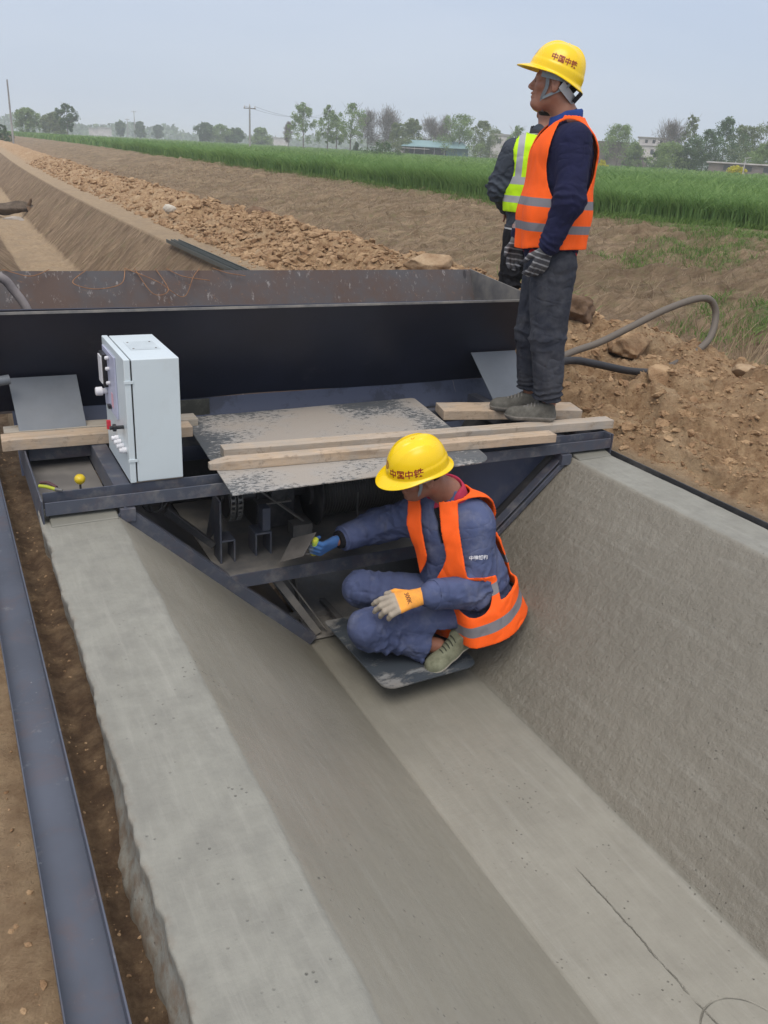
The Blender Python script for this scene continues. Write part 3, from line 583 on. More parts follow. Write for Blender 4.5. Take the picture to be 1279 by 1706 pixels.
# ------------------------------------------------------------------ hanging foot plate under the crouching worker
m = MB(); m.slab(rounded([(1.475, 2.675, -.69), (1.955, 2.70, -.69), (1.96, 3.30, -.69), (1.455, 3.30, -.69)], [.07, .06, .02, .02]), .008)
FP = empty('foot_plate', (1.7, 3.0, -.7), 'wet dark steel plate with rounded corners under the crouching worker', 'steel plate')
part('plate', m, M_SEATP, FP, .001)
for x in (1.55, 1.88):
    m = MB(); m.bar((x, 3.2, -.709), (x, 3.55, -.719), .03, .02); part('support_arm', m, M_BLACK, FP)

# ------------------------------------------------------------------ control cabinet
M_CAB = steel('pale_enamel', (.61, .68, .71), dust=(.42, .41, .37), dusty=.22, rough=.35, lo=.56, hi=.8, scale=7); M_WHITE = simple('white_plastic', (.75, .75, .78), rough=.35, bump=0); M_BLKP = simple('black_plastic', (.015, .015, .018), rough=.35, bump=0)
CAB = empty('control_cabinet', (.7, 3.55, .1), 'tall pale blue grey electrical cabinet standing on the front beam, its door facing left', 'cabinet')
m = MB(); m.box(.628, .812, 3.335, 3.80, .112, .613); part('body', m, M_CAB, CAB, .003)
DR = None
m = MB(); m.box(.598, .622, 3.332, 3.803, .110, .615); DR = part('door', m, M_CAB, CAB, .003)
m = MB(); m.box(.623, .627, 3.34, 3.795, .116, .608); part('door_seal', m, M_BLKP, CAB, 0)
m = MB(); m.box(.60, .812, 3.34, 3.80, .1065, .1115); part('base_rail', m, steel('rusty_shim', (.30, .24, .18), dusty=.3), CAB)
m = MB(); m.box(.66, .78, 3.50, 3.66, .6135, .6142); part('cover_panel', m, simple('pale_enamel_panel', (.585, .655, .685), rough=.35, bump=0), CAB, .0003)
for (x, y) in ((.675, 3.52), (.765, 3.52), (.675, 3.64), (.765, 3.64)):
    m = MB(); m.lathe([(.004, 0), (.004, .0015), (.002, .0022)], (x, y, .6143), n=10); part('screw', m, M_DUSTY, CAB, 0)
for z in (.52, .2):
    m = MB(); m.box(.594, .630, 3.328, 3.3315, z, z + .012); part('hinge', m, M_CAB, CAB, .0005)
m = MB(); m.box(.590, .5975, 3.50, 3.76, .33, .585); IP = part('instrument_panel', m, simple('lavender_panel', (.46, .48, .62), rough=.4, bump=0), CAB, .001)
m = MB(); m.box(.572, .5895, 3.655, 3.745, .43, .565); part('meter', m, M_BLKP, CAB, .002)
m = MB(); m.box(.566, .5715, 3.665, 3.735, .44, .555); part('meter_window', m, M_WHITE, CAB, .001)
for z in (.56, .515, .455):
    m = MB(); m.lathe([(.008, 0), (.008, .012), (.005, .015)], (.5895, 3.615, z), (-1, 0, 0), 12); part('indicator_lamp', m, M_WHITE, CAB, 0, smooth=True)
m = MB(); m.lathe([(.012, 0), (.012, .018), (.019, .02), (.018, .045), (.014, .048)], (.5895, 3.70, .40), (-1, 0, 0), 18); part('knob', m, M_WHITE, CAB, 0, smooth=True)
for y, z in ((3.66, .425), (3.61, .345)):
    m = MB(); m.box(.576, .5895, y, y + .03, z, z + .015); part('switch', m, M_BLKP, CAB, .001)
m = MB(); m.box(.5885, .5898, 3.56, 3.60, .36, .42); part('wiring_card', m, simple('pink_card', (.6, .35, .42), rough=.6, bump=0), CAB, 0)
m = MB(); m.lathe([(.008, 0), (.008, .03), (.016, .03), (.016, .042), (.008, .044), (.008, .055)], (.5975, 3.41, .325), (-1, 0, 0), 8); part('rotary_handle', m, M_BLKP, CAB, .001)
m = MB(); m.lathe([(.004, 0), (.004, .02)], (.5975, 3.60, .27), (-1, 0, 0), 10); m.box(.562, .578, 3.590, 3.606, .262, .300); part('red_key', m, simple('red_plastic', (.6, .03, .05), rough=.4, bump=0), CAB, .002)
for k in range(4):
    m = MB(); m.lathe([(.013, 0), (.013, .014), (.010, .016), (.010, .026), (.008, .028)], (.5975, 3.385 + .055 * k, .235 - .0 * k), (-1, 0, 0), 16); part('push_button', m, M_WHITE, CAB, 0, smooth=True)

# ------------------------------------------------------------------ small tools in the left tray
T = empty('screwdriver', (.43, 3.50, -.03), 'screwdriver with a round bright yellow knob standing in the left tray', 'screwdriver')
m = MB(); m.lathe([(.006, -.018), (.017, -.014), (.022, -.004), (.022, .006), (.017, .015), (.008, .019)], (.425, 3.508, .085), (0, -.35, .94), 20); part('handle', m, simple('yellow_plastic', (.72, .52, .02), rough=.35, bump=0), T, 0, smooth=True)
m = MB(); m.tube([(.425, 3.512, .072), (.43, 3.535, -.029)], .0045, 8); part('shaft', m, M_BLACK, T, 0, smooth=True)
T = empty('pliers', (.29, 3.38, .1), 'pliers with yellow green and dark red grips at the left corner of the front beam', 'pliers')
m = MB(); m.tube(spline([(.262, 3.43, .104), (.285, 3.395, .11), (.315, 3.35, .112)]), [.007] * 17, 10); part('grip', m, simple('lime_grip', (.45, .50, .03), rough=.45, bump=0), T, 0, smooth=True)
m = MB(); m.tube(spline([(.268, 3.445, .112), (.292, 3.41, .121), (.318, 3.36, .117)]), [.0065] * 17, 10); part('grip', m, simple('dark_red_grip', (.10, .04, .045), rough=.5, bump=0), T, 0, smooth=True)
m = MB(); m.tube([(.313, 3.352, .113), (.335, 3.332, .112)], [.008, .004], 8); part('jaw', m, M_DUSTY, T, 0, smooth=True)

# ------------------------------------------------------------------ hose loop, steel bars, log
hp = spline([(3.0, 4.35, .02), (3.3, 4.45, .10), (3.77, 4.6, .205), (4.04, 4.6, .276), (4.34, 4.6, .39), (4.6, 4.6, .487), (4.87, 4.6, .553), (5.02, 4.6, .535), (5.065, 4.57, .42), (4.95, 4.5, .26), (4.66, 4.45, .14), (4.40, 4.40, .10), (4.19, 4.3, .13), (4.02, 4.3, .152), (3.75, 4.3, .21), (3.53, 4.3, .24), (3.2, 4.22, .20), (3.05, 4.2, .12)], 10)
m = MB(); m.tube(hp, .0245, 16)
def hose_mat():
    s = NT('dusty_hose'); v = s.coord(); t = s.attr('along'); n = s.noise(v, 6, 6, .7)
    f = s.math('ADD', s.ramp(t, .55, .72), s.math('MULTIPLY', s.math('SUBTRACT', n, .5), .8))
    s.set(Base_Color=s.mix(f, (.125, .105, .085), (.022, .022, .026)), Roughness=.65); s.bump(s.noise(v, 60, 4), .2, .003); return s.m
ho = m.build('hose', hose_mat(), None, 0, smooth=True); tag(ho, 'thick dusty hose rising in a loop above the soil on the right', 'hose')
aa = ho.data.attributes.new('along', 'FLOAT', 'POINT'); aa.data.foreach_set('value', np.repeat(np.arange(len(hp)) / len(hp), 16).astype(np.float32))
for k, (x, lb) in enumerate(((3.02, 'dark steel bar lying by the trench edge beyond the hopper, the left one'), (3.13, 'dark steel bar lying by the trench edge beyond the hopper, the right one'))):
    m = MB(); m.box(x, x + .075, 9.0 + .2 * k, 12.9, .035, .042); m.box(x, x + .008, 9.0 + .2 * k, 12.9, .0425, .085); m.box(x + .067, x + .075, 9.0 + .2 * k, 12.9, .0425, .085)
    tag(m.build('steel_bar', steel('olive_steel', (.075, .085, .075), dusty=.3), None, .002), lb, 'steel bar', 'steel bars by the trench')
T = empty('log', (2.2, 27.7, -.85), 'thick broken dark log lying across the trench floor far left', 'log')
v, f = rock_shape(31, 4, .25, 4); v = v * np.array([.62, .2, .21]); v[:, 2] += .06 * np.sin(v[:, 0] * 5); npmesh('trunk', v + np.array([2.15, 27.7, -.62]), None, simple('dark_bark', (.14, .105, .075), (.07, .05, .035), 6, .95, .8, 20, dist=.03), T, tris=f)
m = MB(); m.tube([(2.6, 27.7, -.60), (2.68, 27.65, -.42), (2.69, 27.6, -.36)], [.06, .04, .02], 8); m.tube([(2.62, 27.6, -.66), (2.74, 27.5, -.78), (2.86, 27.45, -.88)], [.07, .05, .03], 8); m.tube([(2.58, 27.6, -.6), (2.66, 27.4, -.8), (2.68, 27.3, -.88)], [.05, .04, .02], 8); part('branch', m, M_CLOD3, T, 0, smooth=True)
lone_rock('pale_stone', 'pale flat lump lying under the log on the trench floor', 'stone', (2.1, 26.9, .0), (.30, .16, .12), 41, simple('pale_lump', (.42, .38, .34), rough=.9), amp=.3)
# ------------------------------------------------------------------ wheat, dry straw, weeds
def leaf_mat(name, c1, c2, trans=.25, rough=.6, attr='tone'):
    s = NT(name); t = s.attr(attr); c = s.mix(t, c1, c2); s.set(Base_Color=c, Roughness=rough, Specular_IOR_Level=.3)
    tr = s.n('BsdfTranslucent'); s.put(tr.inputs['Color'], c); mxs = s.n('MixShader'); mxs.inputs[0].default_value = trans
    s.put(mxs.inputs[1], s.b.outputs[0]); s.put(mxs.inputs[2], tr.outputs[0]); s.put(s.out.inputs['Surface'], mxs.outputs[0]); return s.m
def blades(base, L, W, lean, az, droop, tone):
    """base n x 3; each blade a tapering strip of three cross-sections and a tip"""
    n = len(base); d = np.stack([np.cos(az), np.sin(az), 0 * az], 1); side = np.stack([-np.sin(az + 1.1), np.cos(az + 1.1), 0 * az], 1)
    V = []; hs = (0, .42, .78, 1.0); ws = (.8, 1, .75, 0)
    for h, w in zip(hs, ws):
        c = base + d * (lean * h * L + droop * L * h ** 3)[:, None] + np.array([0, 0, 1]) * (L * h * (1 - .35 * droop * h * h))[:, None]
        if w: V += [c - side * (W * w / 2)[:, None], c + side * (W * w / 2)[:, None]]
        else: V += [c]
    V = np.stack(V, 1).reshape(-1, 3); k = np.arange(n)[:, None] * 7
    F = np.concatenate([k + np.array([0, 1, 3, 2]), k + np.array([2, 3, 5, 4])]); T = k + np.array([4, 5, 6])
    return V, F, T, np.repeat(tone, 7)
def wedge(Y): return 10.75 + 1.6 * sstep(12.6, 9.6, Y)
def wheat_pts(n, y0, y1, d0, d1, yp=1.0, dp=1.0):
    Y = y0 + (y1 - y0) * rng.random(n) ** yp; d = d0 + (d1 - d0) * rng.random(n) ** dp
    X = wedge(Y) + d + shift(Y) + (fbm(P3(Y * 0, Y * 2.2), 3) - .5) * .35; return X, Y
sets = []
for (n, y0, y1, d0, d1, yp, dp, w, l) in ((52000, 4, 24, 0, 3.2, 1.0, 1.3, .017, .60), (30000, 24, 70, 0, 3, 1.1, 1.4, .035, .61), (60000, 6, 40, 3, 22, 1.0, 1.1, .024, .60),
                                          (40000, 12, 150, 2, 60, 1.0, 1.2, .08, .62), (12000, 70, 260, 0, 6, 1.0, 1.2, .12, .7), (9000, 60, 300, 20, 200, 1, 1, .22, .68), (6000, 3, 60, 40, 200, 1, 1, .2, .68)):
    X, Y = wheat_pts(n, y0, y1, d0, d1, yp, dp); z = ground_z(X, Y, False)
    L = l * (.82 + .3 * rng.random(n)) * (.80 + .40 * fbm(P3(X * .5, Y * .5), 3)); tone = np.clip(rng.random(n) * .6 + .5 * fbm(P3(X * .25, Y * .25), 3), 0, 1)
    sets.append(blades(P3(X, Y, z), L, np.full(n, w) * (.7 + .6 * rng.random(n)), rng.normal(0, .13, n), rng.random(n) * 6.283, .25 + .5 * rng.random(n), tone))
def cat(sets):
    V, F, T, A, k = [], [], [], [], 0
    for v, f, t, a in sets: V.append(v); F.append(f + k); T.append(t + k); A.append(a); k += len(v)
    return np.concatenate(V), np.concatenate(F), np.concatenate(T), np.concatenate(A)
v, f, t, a = cat(sets)
tag(npmesh('wheat_field', v, f, leaf_mat('wheat_leaf', (.085, .19, .05), (.27, .40, .13), .4), tris=t, attrs={'tone': a}), 'green wheat standing on the field above the bank', 'wheat', kind='stuff')

sets = []
n = 20000; Y = 3 + 38 * rng.random(n) ** 1.7; X = 5.9 + 4.8 * rng.random(n) + shift(Y); z = ground_z(X, Y) + .004
sets.append(blades(P3(X, Y, z), .03 + .10 * rng.random(n), .003 + .003 * rng.random(n) + Y * .0002, rng.normal(0, 1.2, n), rng.normal(3.5, .5, n), .1 * rng.random(n), rng.random(n)))
sets[-1][0][:, 2] = np.maximum(sets[-1][0][:, 2] - .03, 0 * sets[-1][0][:, 2] + np.repeat(z - .01, 7))
n = 140; cx = 5.15 + .9 * rng.random(n); cyy = 3.9 + 1.2 * rng.random(n)
sets.append(blades(P3(cx, cyy, ground_z(cx, cyy)), .15 + .35 * rng.random(n), np.full(n, .006), rng.normal(0, .35, n), rng.random(n) * 6.28, .15 * rng.random(n), .5 + .5 * rng.random(n)))
v, f, t, a = cat(sets)
tag(npmesh('dry_straw', v, f, leaf_mat('dry_straw', (.15, .10, .06), (.40, .31, .20), .1), tris=t, attrs={'tone': a}), 'dry straw and dead stalks over the bank', 'straw', kind='stuff')
sets = []
def tufts(cx, cy, per, r, l0, l1, w=.007):
    n = len(cx) * per; X = np.repeat(cx, per) + rng.normal(0, r, n); Y = np.repeat(cy, per) + rng.normal(0, r, n)
    sets.append(blades(P3(X, Y, ground_z(X, Y)), l0 + (l1 - l0) * rng.random(n), w * (.6 + .8 * rng.random(n)), rng.normal(0, .45, n), rng.random(n) * 6.28, .3 + .6 * rng.random(n), rng.random(n)))
Yc = 4 + 14 * rng.random(2600) ** 1.3; Xc = 5.7 + 5.2 * rng.random(2600); g = fbm(P3(Xc, Yc) * .55 + 3, 4) + .05 * sstep(9, 10.6, Xc); k = (g > .50) & ((Yc < 9.5) | (Xc > 10.2)); tufts(Xc[k], Yc[k], 24, .08, .03, .12)
Yc = 6 + 50 * rng.random(650) ** 1.6; tufts(wedge(Yc) - .28 * rng.random(650) ** 1.5 + shift(Yc), Yc, 20, .09, .05, .17, .009)
tufts(np.array([4.95, 5.05, 5.15, 4.9, 5.5, 5.6, 5.2]), np.array([6.5, 6.35, 6.6, 6.8, 6.7, 6.9, 7.3]), 60, .07, .08, .28)
tufts(5.1 + rng.random(30) * .9, 10.0 + 4 * rng.random(30), 25, .08, .05, .14)
tufts(6.2 + rng.random(26) * .6, 5.2 + 1 * rng.random(26), 22, .08, .04, .12)
v, f, t, a = cat(sets)
tag(npmesh('green_weeds', v, f, leaf_mat('weed_leaf', (.07, .14, .03), (.20, .30, .08), .3), tris=t, attrs={'tone': a}), 'green weeds in patches on the bank', 'weeds', kind='stuff')

# ------------------------------------------------------------------ trees, houses and poles on the horizon
def bearing(px):
    """unit ground direction of the vertical line through column px at the horizon"""
    y = 207 + .06 * (px + 143); d = Vector(((px - 639.5), (853 - y), -1430.0)); d.normalize(); w = Matrix(CAM_R) @ d
    return np.array([w.x, w.y]) / math.hypot(w.x, w.y)
def far_at(px, dist): b = bearing(px) * dist; return np.array([b[0], b[1], float(ground_z(b[0], b[1], False))])
def px_m(h, dist): return h / 1430.0 * dist * .9
def top_m(px, top, dist, z0): r_ = nrm(np.array(CAM_R) @ np.array([px - 639.5, 853 - top, -1430.])); return CAM_H + dist * r_[2] / math.hypot(r_[0], r_[1]) - z0
M_BARK = simple('grey_bark', (.20, .18, .155), (.12, .10, .085), 3, .9, .3, 12)
LEAVES = {'fresh': leaf_mat('fresh_leaves', (.11, .18, .055), (.30, .40, .15), .35), 'pale': leaf_mat('pale_willow', (.13, .17, .07), (.27, .32, .15), .35),
          'dark': leaf_mat('dark_leaves', (.045, .09, .035), (.12, .19, .07), .25), 'twig': leaf_mat('bare_twigs', (.14, .125, .115), (.25, .225, .20), .05), 'yellow': leaf_mat('rapeseed_flower', (.40, .40, .03), (.70, .62, .04), .2)}
def tree(label, px, top, width, dist, kind, leafm, seed, group=None, name='tree', bare=.22):
    r = np.random.default_rng(seed); p = far_at(px, dist); hor = 207 + .06 * (px + 143)
    H = top_m(px, top, dist, p[2]); R = px_m(width, dist) / 2 * 1.42
    T = empty(name, tuple(p), label, 'tree', group); m = MB(); n_l = 16 if kind != 'bush' else 6
    lean = r.normal(0, .02, 2) * H
    ax = [p + np.array([lean[0] * t ** 2, lean[1] * t ** 2, H * t]) for t in np.linspace(0, .96, 7)]
    tr = .012 * H + .03; m.tube(ax, [tr * (1 - .85 * t) for t in np.linspace(0, 1, 7)], 6)
    tips = []; up = {'poplar': 1.5, 'round': .55, 'willow': .8, 'bare': .7, 'bush': .4}[kind]
    for k in range(n_l):
        t = bare + (.92 - bare) * (k + r.random() * .8) / n_l; a = r.random() * 6.283 + k * 2.4; b = ax[0] + (ax[-1] - ax[0]) * t
        prof_ = {'poplar': math.sin(math.pi * min(1, .18 + .8 * (1 - t))) ** .7, 'round': math.sin(math.pi * (1 - t) ** .8) ** .6, 'willow': (1 - t) ** .35, 'bare': math.sin(math.pi * (1 - t) ** .7) ** .6, 'bush': (1 - t) ** .4}[kind]
        l = R * max(.25, prof_) * r.uniform(.45, .8) * (.85 if kind == 'bare' else 1); e_ = b + np.array([math.cos(a) * l, math.sin(a) * l, l * up * r.uniform(.5, 1.1)])
        e_[2] = min(e_[2], p[2] + H); mid = (b + e_) / 2 + np.array([0, 0, -.08 * l]); m.tube([b, mid, e_], [tr * .35, tr * .22, tr * .06], 4); tips += [e_, mid, (mid + e_) / 2]
    m.build('trunk', M_BARK, T, 0, smooth=True)
    tips = np.array(tips + [ax[-1]] * 4 + [ax[-2]] * 2); lv = px_m(1.0, dist)
    if leafm == 'twig':
        n = 3600; c = tips[r.integers(0, len(tips), n)] + r.normal(0, R * .16, (n, 3)); dr_ = nrm_rows(c - (p + np.array([0, 0, H * .35])) + r.normal(0, R * .5, (n, 3))); L = R * r.uniform(.12, .34, n); w = lv * .5 * np.ones(n)
        L = L * .8; e2 = c + dr_ * L[:, None]; sd2 = nrm_rows(np.cross(dr_, r.normal(size=(n, 3)))); V = np.stack([c - sd2 * w[:, None] / 2, c + sd2 * w[:, None] / 2, e2 + sd2 * w[:, None] / 4, e2 - sd2 * w[:, None] / 4], 1).reshape(-1, 3); tone = r.random(n)
    else:
        n = {'poplar': 5000, 'round': 8500, 'willow': 8500, 'bare': 1600, 'bush': 3000}[kind]; ncl = {'poplar': 70, 'bush': 60}.get(kind, 110)
        tt = bare * .7 + (1 - bare * .7) * r.random(ncl) ** (.8 if kind != 'bush' else 1.0); pf = {'poplar': lambda t: np.sin(np.pi * np.clip(t, .06, .99) ** 1.1) ** .7 * 1.25, 'round': lambda t: np.sin(np.pi * np.clip(t, .03, .985) ** 1.25) ** .55, 'willow': lambda t: np.sin(np.pi * np.clip(.22 + t * .77, 0, .99)) ** .55, 'bare': lambda t: np.sin(np.pi * t) ** .6, 'bush': lambda t: np.sqrt(np.clip(1 - t * t, 0, 1))}[kind](tt)
        lob = 1 + .35 * np.sin(r.random() * 6 + tt * 9); aa_ = r.random(ncl) * 6.283; rr_ = R * pf * lob * .82 * r.random(ncl) ** .4; cl = p + np.stack([np.cos(aa_) * rr_, np.sin(aa_) * rr_, H * tt * .95], 1) + np.outer(tt ** 2, [lean[0], lean[1], 0]); cs = R * r.uniform(.10, .30, ncl) * (.45 + .55 * pf)
        ci = r.integers(0, ncl, n); dirs = nrm_rows(r.normal(size=(n, 3))); c = cl[ci] + dirs * (cs[ci] * r.random(n) ** .5)[:, None]; c[:, 2] = np.maximum(c[:, 2], p[2] + .1)
        q = nrm_rows(r.normal(size=(n, 3))); s2 = nrm_rows(np.cross(q, r.normal(size=(n, 3)))); s3 = np.cross(q, s2); sz = (lv * r.uniform(.8, 2.7, n))[:, None]
        V = np.stack([c - s2 * sz * .5, c + s3 * sz * .35, c + s2 * sz * .6, c - s3 * sz * .4], 1).reshape(-1, 3); tone = np.clip(r.random(ncl)[ci] * .6 + r.random(n) * .4, 0, 1)
    F = np.arange(n * 4).reshape(-1, 4); npmesh('crown', V, F, LEAVES[leafm], T, attrs={'tone': np.repeat(tone, 4)}, smooth=False); return T
def nrm_rows(v): return v / (np.linalg.norm(v, axis=1, keepdims=True) + 1e-9)
TREES = [
    ('dark low tree at the far left beside the tall leaning pole', 48, 180, 34, 190, 'round', 'fresh', .1), ('small pale tree just left of the tallest poplar on the left', 92, 186, 24, 200, 'willow', 'pale', .1),
    ('narrow dark poplar, tallest of the trees at the left edge', 113, 169, 22, 180, 'poplar', 'dark', .3), ('bushy tree just behind the right side of the left poplar', 76, 190, 14, 210, 'willow', 'pale', .1),
    ('hazy round tree left of the two distant pylons', 201, 201, 14, 330, 'round', 'dark', .2), ('hazy round tree just right of the distant pylons', 234, 202, 15, 330, 'round', 'dark', .2), ('hazy low tree halfway between the pylons and the wooden pole', 263, 208, 15, 350, 'round', 'dark', .2),
    ('hazy round tree at the left end of the grove before the utility pole', 342, 204, 26, 260, 'round', 'dark', .1), ('pale tree in the middle of the grove left of the utility pole', 366, 207, 30, 260, 'willow', 'fresh', .1), ('low hazy tree at the right end of the grove by the utility pole', 392, 213, 28, 260, 'round', 'dark', .1), ('low feathery tree just right of the utility pole', 434, 213, 30, 250, 'willow', 'fresh', .1),
    ('thin bare sapling left of the three tall poplars', 480, 205, 14, 180, 'bare', 'twig', .3), ('tall leafy poplar, leftmost of the three', 505, 169, 38, 165, 'poplar', 'fresh', .3), ('tall leafy poplar, middle one of the three', 545, 172, 30, 165, 'poplar', 'fresh', .3), ('short poplar standing between the middle and right tall poplars', 560, 192, 24, 170, 'poplar', 'fresh', .35), ('tall leafy poplar, rightmost and widest of the three', 583, 169, 40, 160, 'poplar', 'fresh', .25),
    ('grey leafless tree just right of the tall poplars', 612, 190, 34, 170, 'bare', 'twig', .25), ('bare brownish tree above the round field bush', 642, 188, 44, 165, 'bare', 'twig', .2), ('half bare tree behind the left end of the blue shed', 686, 196, 36, 165, 'willow', 'pale', .2), ('grey leafless tree behind the middle of the blue shed', 716, 203, 36, 175, 'bare', 'twig', .2),
    ('broad pale green tree with two peaks behind the right end of the shed', 764, 186, 62, 160, 'willow', 'fresh', .1), ('pale green tree just left of the yellow vested person', 800, 200, 48, 165, 'willow', 'pale', .1), ('thin tree behind the yellow vested person\'s shoulder', 858, 208, 34, 165, 'poplar', 'fresh', .2),
    ('rounded grey green tree above the brown wall behind the standing worker', 1026, 205, 56, 150, 'round', 'fresh', .3), ('grey leafless tree behind the white house', 1106, 209, 46, 150, 'bare', 'twig', .2), ('thin pale poplar rising above the white house', 1139, 187, 28, 150, 'poplar', 'pale', .25),
    ('low spreading willow in front of the white house', 1112, 238, 60, 128, 'willow', 'fresh', .05), ('wide dark willow left of the tallest dark tree on the right', 1168, 214, 52, 125, 'willow', 'dark', .05), ('tallest dark dense tree on the right', 1198, 194, 58, 130, 'round', 'dark', .1), ('low dark shrub tree under the tallest dark tree', 1140, 246, 40, 128, 'willow', 'dark', .05),
    ('pale brownish willow by the street lamp', 1234, 208, 52, 140, 'willow', 'pale', .05), ('pale tree at the right edge of the picture', 1268, 197, 46, 140, 'poplar', 'pale', .1), ('low dark willow behind the street lamp', 1262, 240, 40, 125, 'willow', 'fresh', .05),
    ('pale green tree between the bare tree and the white hut', 662, 203, 34, 160, 'willow', 'pale', .1), ('grey leafless tree just left of the broad two peaked tree', 738, 200, 30, 172, 'bare', 'twig', .2), ('low hazy grey tree filling the gap left of the small grey house', 822, 214, 26, 190, 'willow', 'pale', .1),
    ('small green tree partly hiding the left half of the white house', 1052, 236, 26, 150, 'willow', 'fresh', .05), ('feathery pale poplar between the dark tree and the street lamp', 1220, 203, 24, 145, 'poplar', 'pale', .05), ('low bushy green tree at the right edge under the pale one', 1276, 232, 40, 120, 'willow', 'fresh', .05), ('low dark shrub between the white house and the spreading willow', 1090, 252, 30, 135, 'bush', 'dark', .02)]
for k, (lb, px, top, w, d, kd, lm, br) in enumerate(TREES): tree(lb, px, top, w, d, kd, lm, 100 + k, 'trees along the horizon', bare=br)
tree('round green bush alone in the wheat left of the shed', 637, 237, 54, 92, 'bush', 'dark', 300, name='bush', bare=.02)['category'] = 'bush'
tree('small dark cypress like shrub at the foot of the tall poplars', 593, 236, 12, 150, 'bush', 'dark', 301, name='bush', bare=.02)['category'] = 'bush'
tree('yellow flowering rapeseed clump left of the street lamp', 1226, 277, 30, 88, 'bush', 'yellow', 302, name='rapeseed', bare=.02)['category'] = 'shrub'
tree('small yellow rapeseed clump right behind the standing worker', 1003, 266, 16, 100, 'bush', 'yellow', 303, name='rapeseed', bare=.02)['category'] = 'shrub'
tree('dark bush at the far left end of the wheat', 2, 207, 26, 120, 'bush', 'dark', 304, name='bush', bare=.02)['category'] = 'bush'

def face_frame(px, dist):
    b = bearing(px); o = far_at(px, dist); s_ = np.array([b[1], -b[0], 0]); f_ = np.array([b[0], b[1], 0]); return o, s_, f_
class LB(MB):
    """boxes in a local frame: u to the right as seen from the channel, w away, z up"""
    def __init__(s, fr): super().__init__(); s.fr = fr
    def bx(s, u0, u1, w0, w1, z0, z1):
        o, a, b = s.fr; s.add([tuple(o + a * u + b * w + np.array([0, 0, z])) for z in (z0, z1) for w in (w0, w1) for u in (u0, u1)], [(0, 2, 3, 1), (4, 5, 7, 6), (0, 1, 5, 4), (2, 6, 7, 3), (0, 4, 6, 2), (1, 3, 7, 5)]); return s
    def pt(s, u, w, z): o, a, b = s.fr; return tuple(o + a * u + b * w + np.array([0, 0, z]))
M_WALLW = simple('whitewash', (.58, .55, .54), (.42, .39, .38), .8, .9, 0); M_GLASS_SHADE = simple('dark_glass_and_shade', (.05, .055, .06), rough=.3, bump=0); M_TEAL = simple('teal_sheeting', (.10, .20, .215), (.07, .14, .155), .5, .6, 0); M_TEALR = simple('teal_roof', (.20, .32, .33), (.15, .25, .27), .4, .6, 0)
M_BRK = simple('grey_brick', (.24, .205, .185), (.16, .135, .125), .9, .95, 0); M_CONCG = simple('grey_render', (.36, .35, .34), (.25, .24, .235), .8, .95, 0)
fr = face_frame(724, 158); T = empty('shed', tuple(fr[0]), 'long low teal roofed shed with an open dark front, beyond the wheat', 'shed')
b = LB(fr); b.bx(1.9, 5.6, 0, 5, 0, 1.7); b.build('end_wall', M_TEAL, T); b = LB(fr); b.bx(-5.4, 1.89, 3.5, 5, 0, 1.6); b.build('back_wall', M_GLASS_SHADE, T)  # near-black back wall: shade behind the open front put into its colour
for q in range(5):
    b = LB(fr); b.bx(-5.3 + q * 1.7, -5.15 + q * 1.7, .1, .3, 0, 1.6); b.build('post', M_CONCG, T)
b = LB(fr); b.add([b.pt(-5.8, -.6, 1.62), b.pt(5.8, -.6, 1.72), b.pt(4.6, 2.8, 2.75), b.pt(-4.4, 2.8, 2.65), b.pt(-5.8, -.6, 1.55), b.pt(5.8, -.6, 1.65), b.pt(4.6, 5.5, 1.9), b.pt(-4.4, 5.5, 1.9)], [(0, 1, 2, 3), (4, 7, 6, 5), (0, 4, 5, 1), (2, 6, 7, 3), (1, 5, 6, 2), (0, 3, 7, 4)]); b.build('roof', M_TEALR, T)
b = LB(fr); b.bx(-5.6, -1.0, -.9, -.2, 1.25, 1.33); b.build('awning', M_WALLW, T)
fr = face_frame(1074, 175); T = empty('white_house', tuple(fr[0]), 'pale two storey flat roofed house with a small rooftop room, right of the standing worker', 'house')
b = LB(fr); b.bx(-2.9, 2.9, 0, 6, 0, 4.0); b.build('wall', M_WALLW, T); b = LB(fr); b.bx(-1.9, 3.2, 0.2, 4, 4.0, 5.35); b.build('rooftop_room', M_WALLW, T)
b = LB(fr); b.bx(-2.1, 3.4, 0, 4.2, 5.35, 5.5); b.build('roof', M_CONCG, T); b = LB(fr); b.bx(-3.1, 3.0, -.15, 6.1, 4.0, 4.12); b.build('cornice', M_CONCG, T)
for u in (-.7, .6, 1.9): b = LB(fr); b.bx(u, u + .5, .17, .25, 4.5, 5.05); b.build('window', M_GLASS_SHADE, T)
for u in (-2.4, -1.2, .5, 1.7): b = LB(fr); b.bx(u, u + .55, -.03, .05, 2.6, 3.5); b.build('window', M_GLASS_SHADE, T)
fr = face_frame(1020, 150); T = tag(LB(fr).bx(-2.7, 2.1, 0, .25, 0, 3.85).build('tall_wall', M_BRK, None), 'tall grey brown wall just right of the standing worker\'s shoulder', 'wall')
fr = face_frame(1062, 150); T = empty('outbuilding', tuple(fr[0]), 'low grey outbuilding with a flat roof in front of the white house', 'outbuilding'); LB(fr).bx(-3.0, 1.4, 0, 3, 0, 1.75).build('wall', M_BRK, T); LB(fr).bx(-3.2, 1.6, -.2, 3.2, 1.75, 1.9).build('roof', M_CONCG, T); LB(fr).bx(-1.2, -.6, -.03, .05, .9, 1.5).build('window', M_GLASS_SHADE, T)
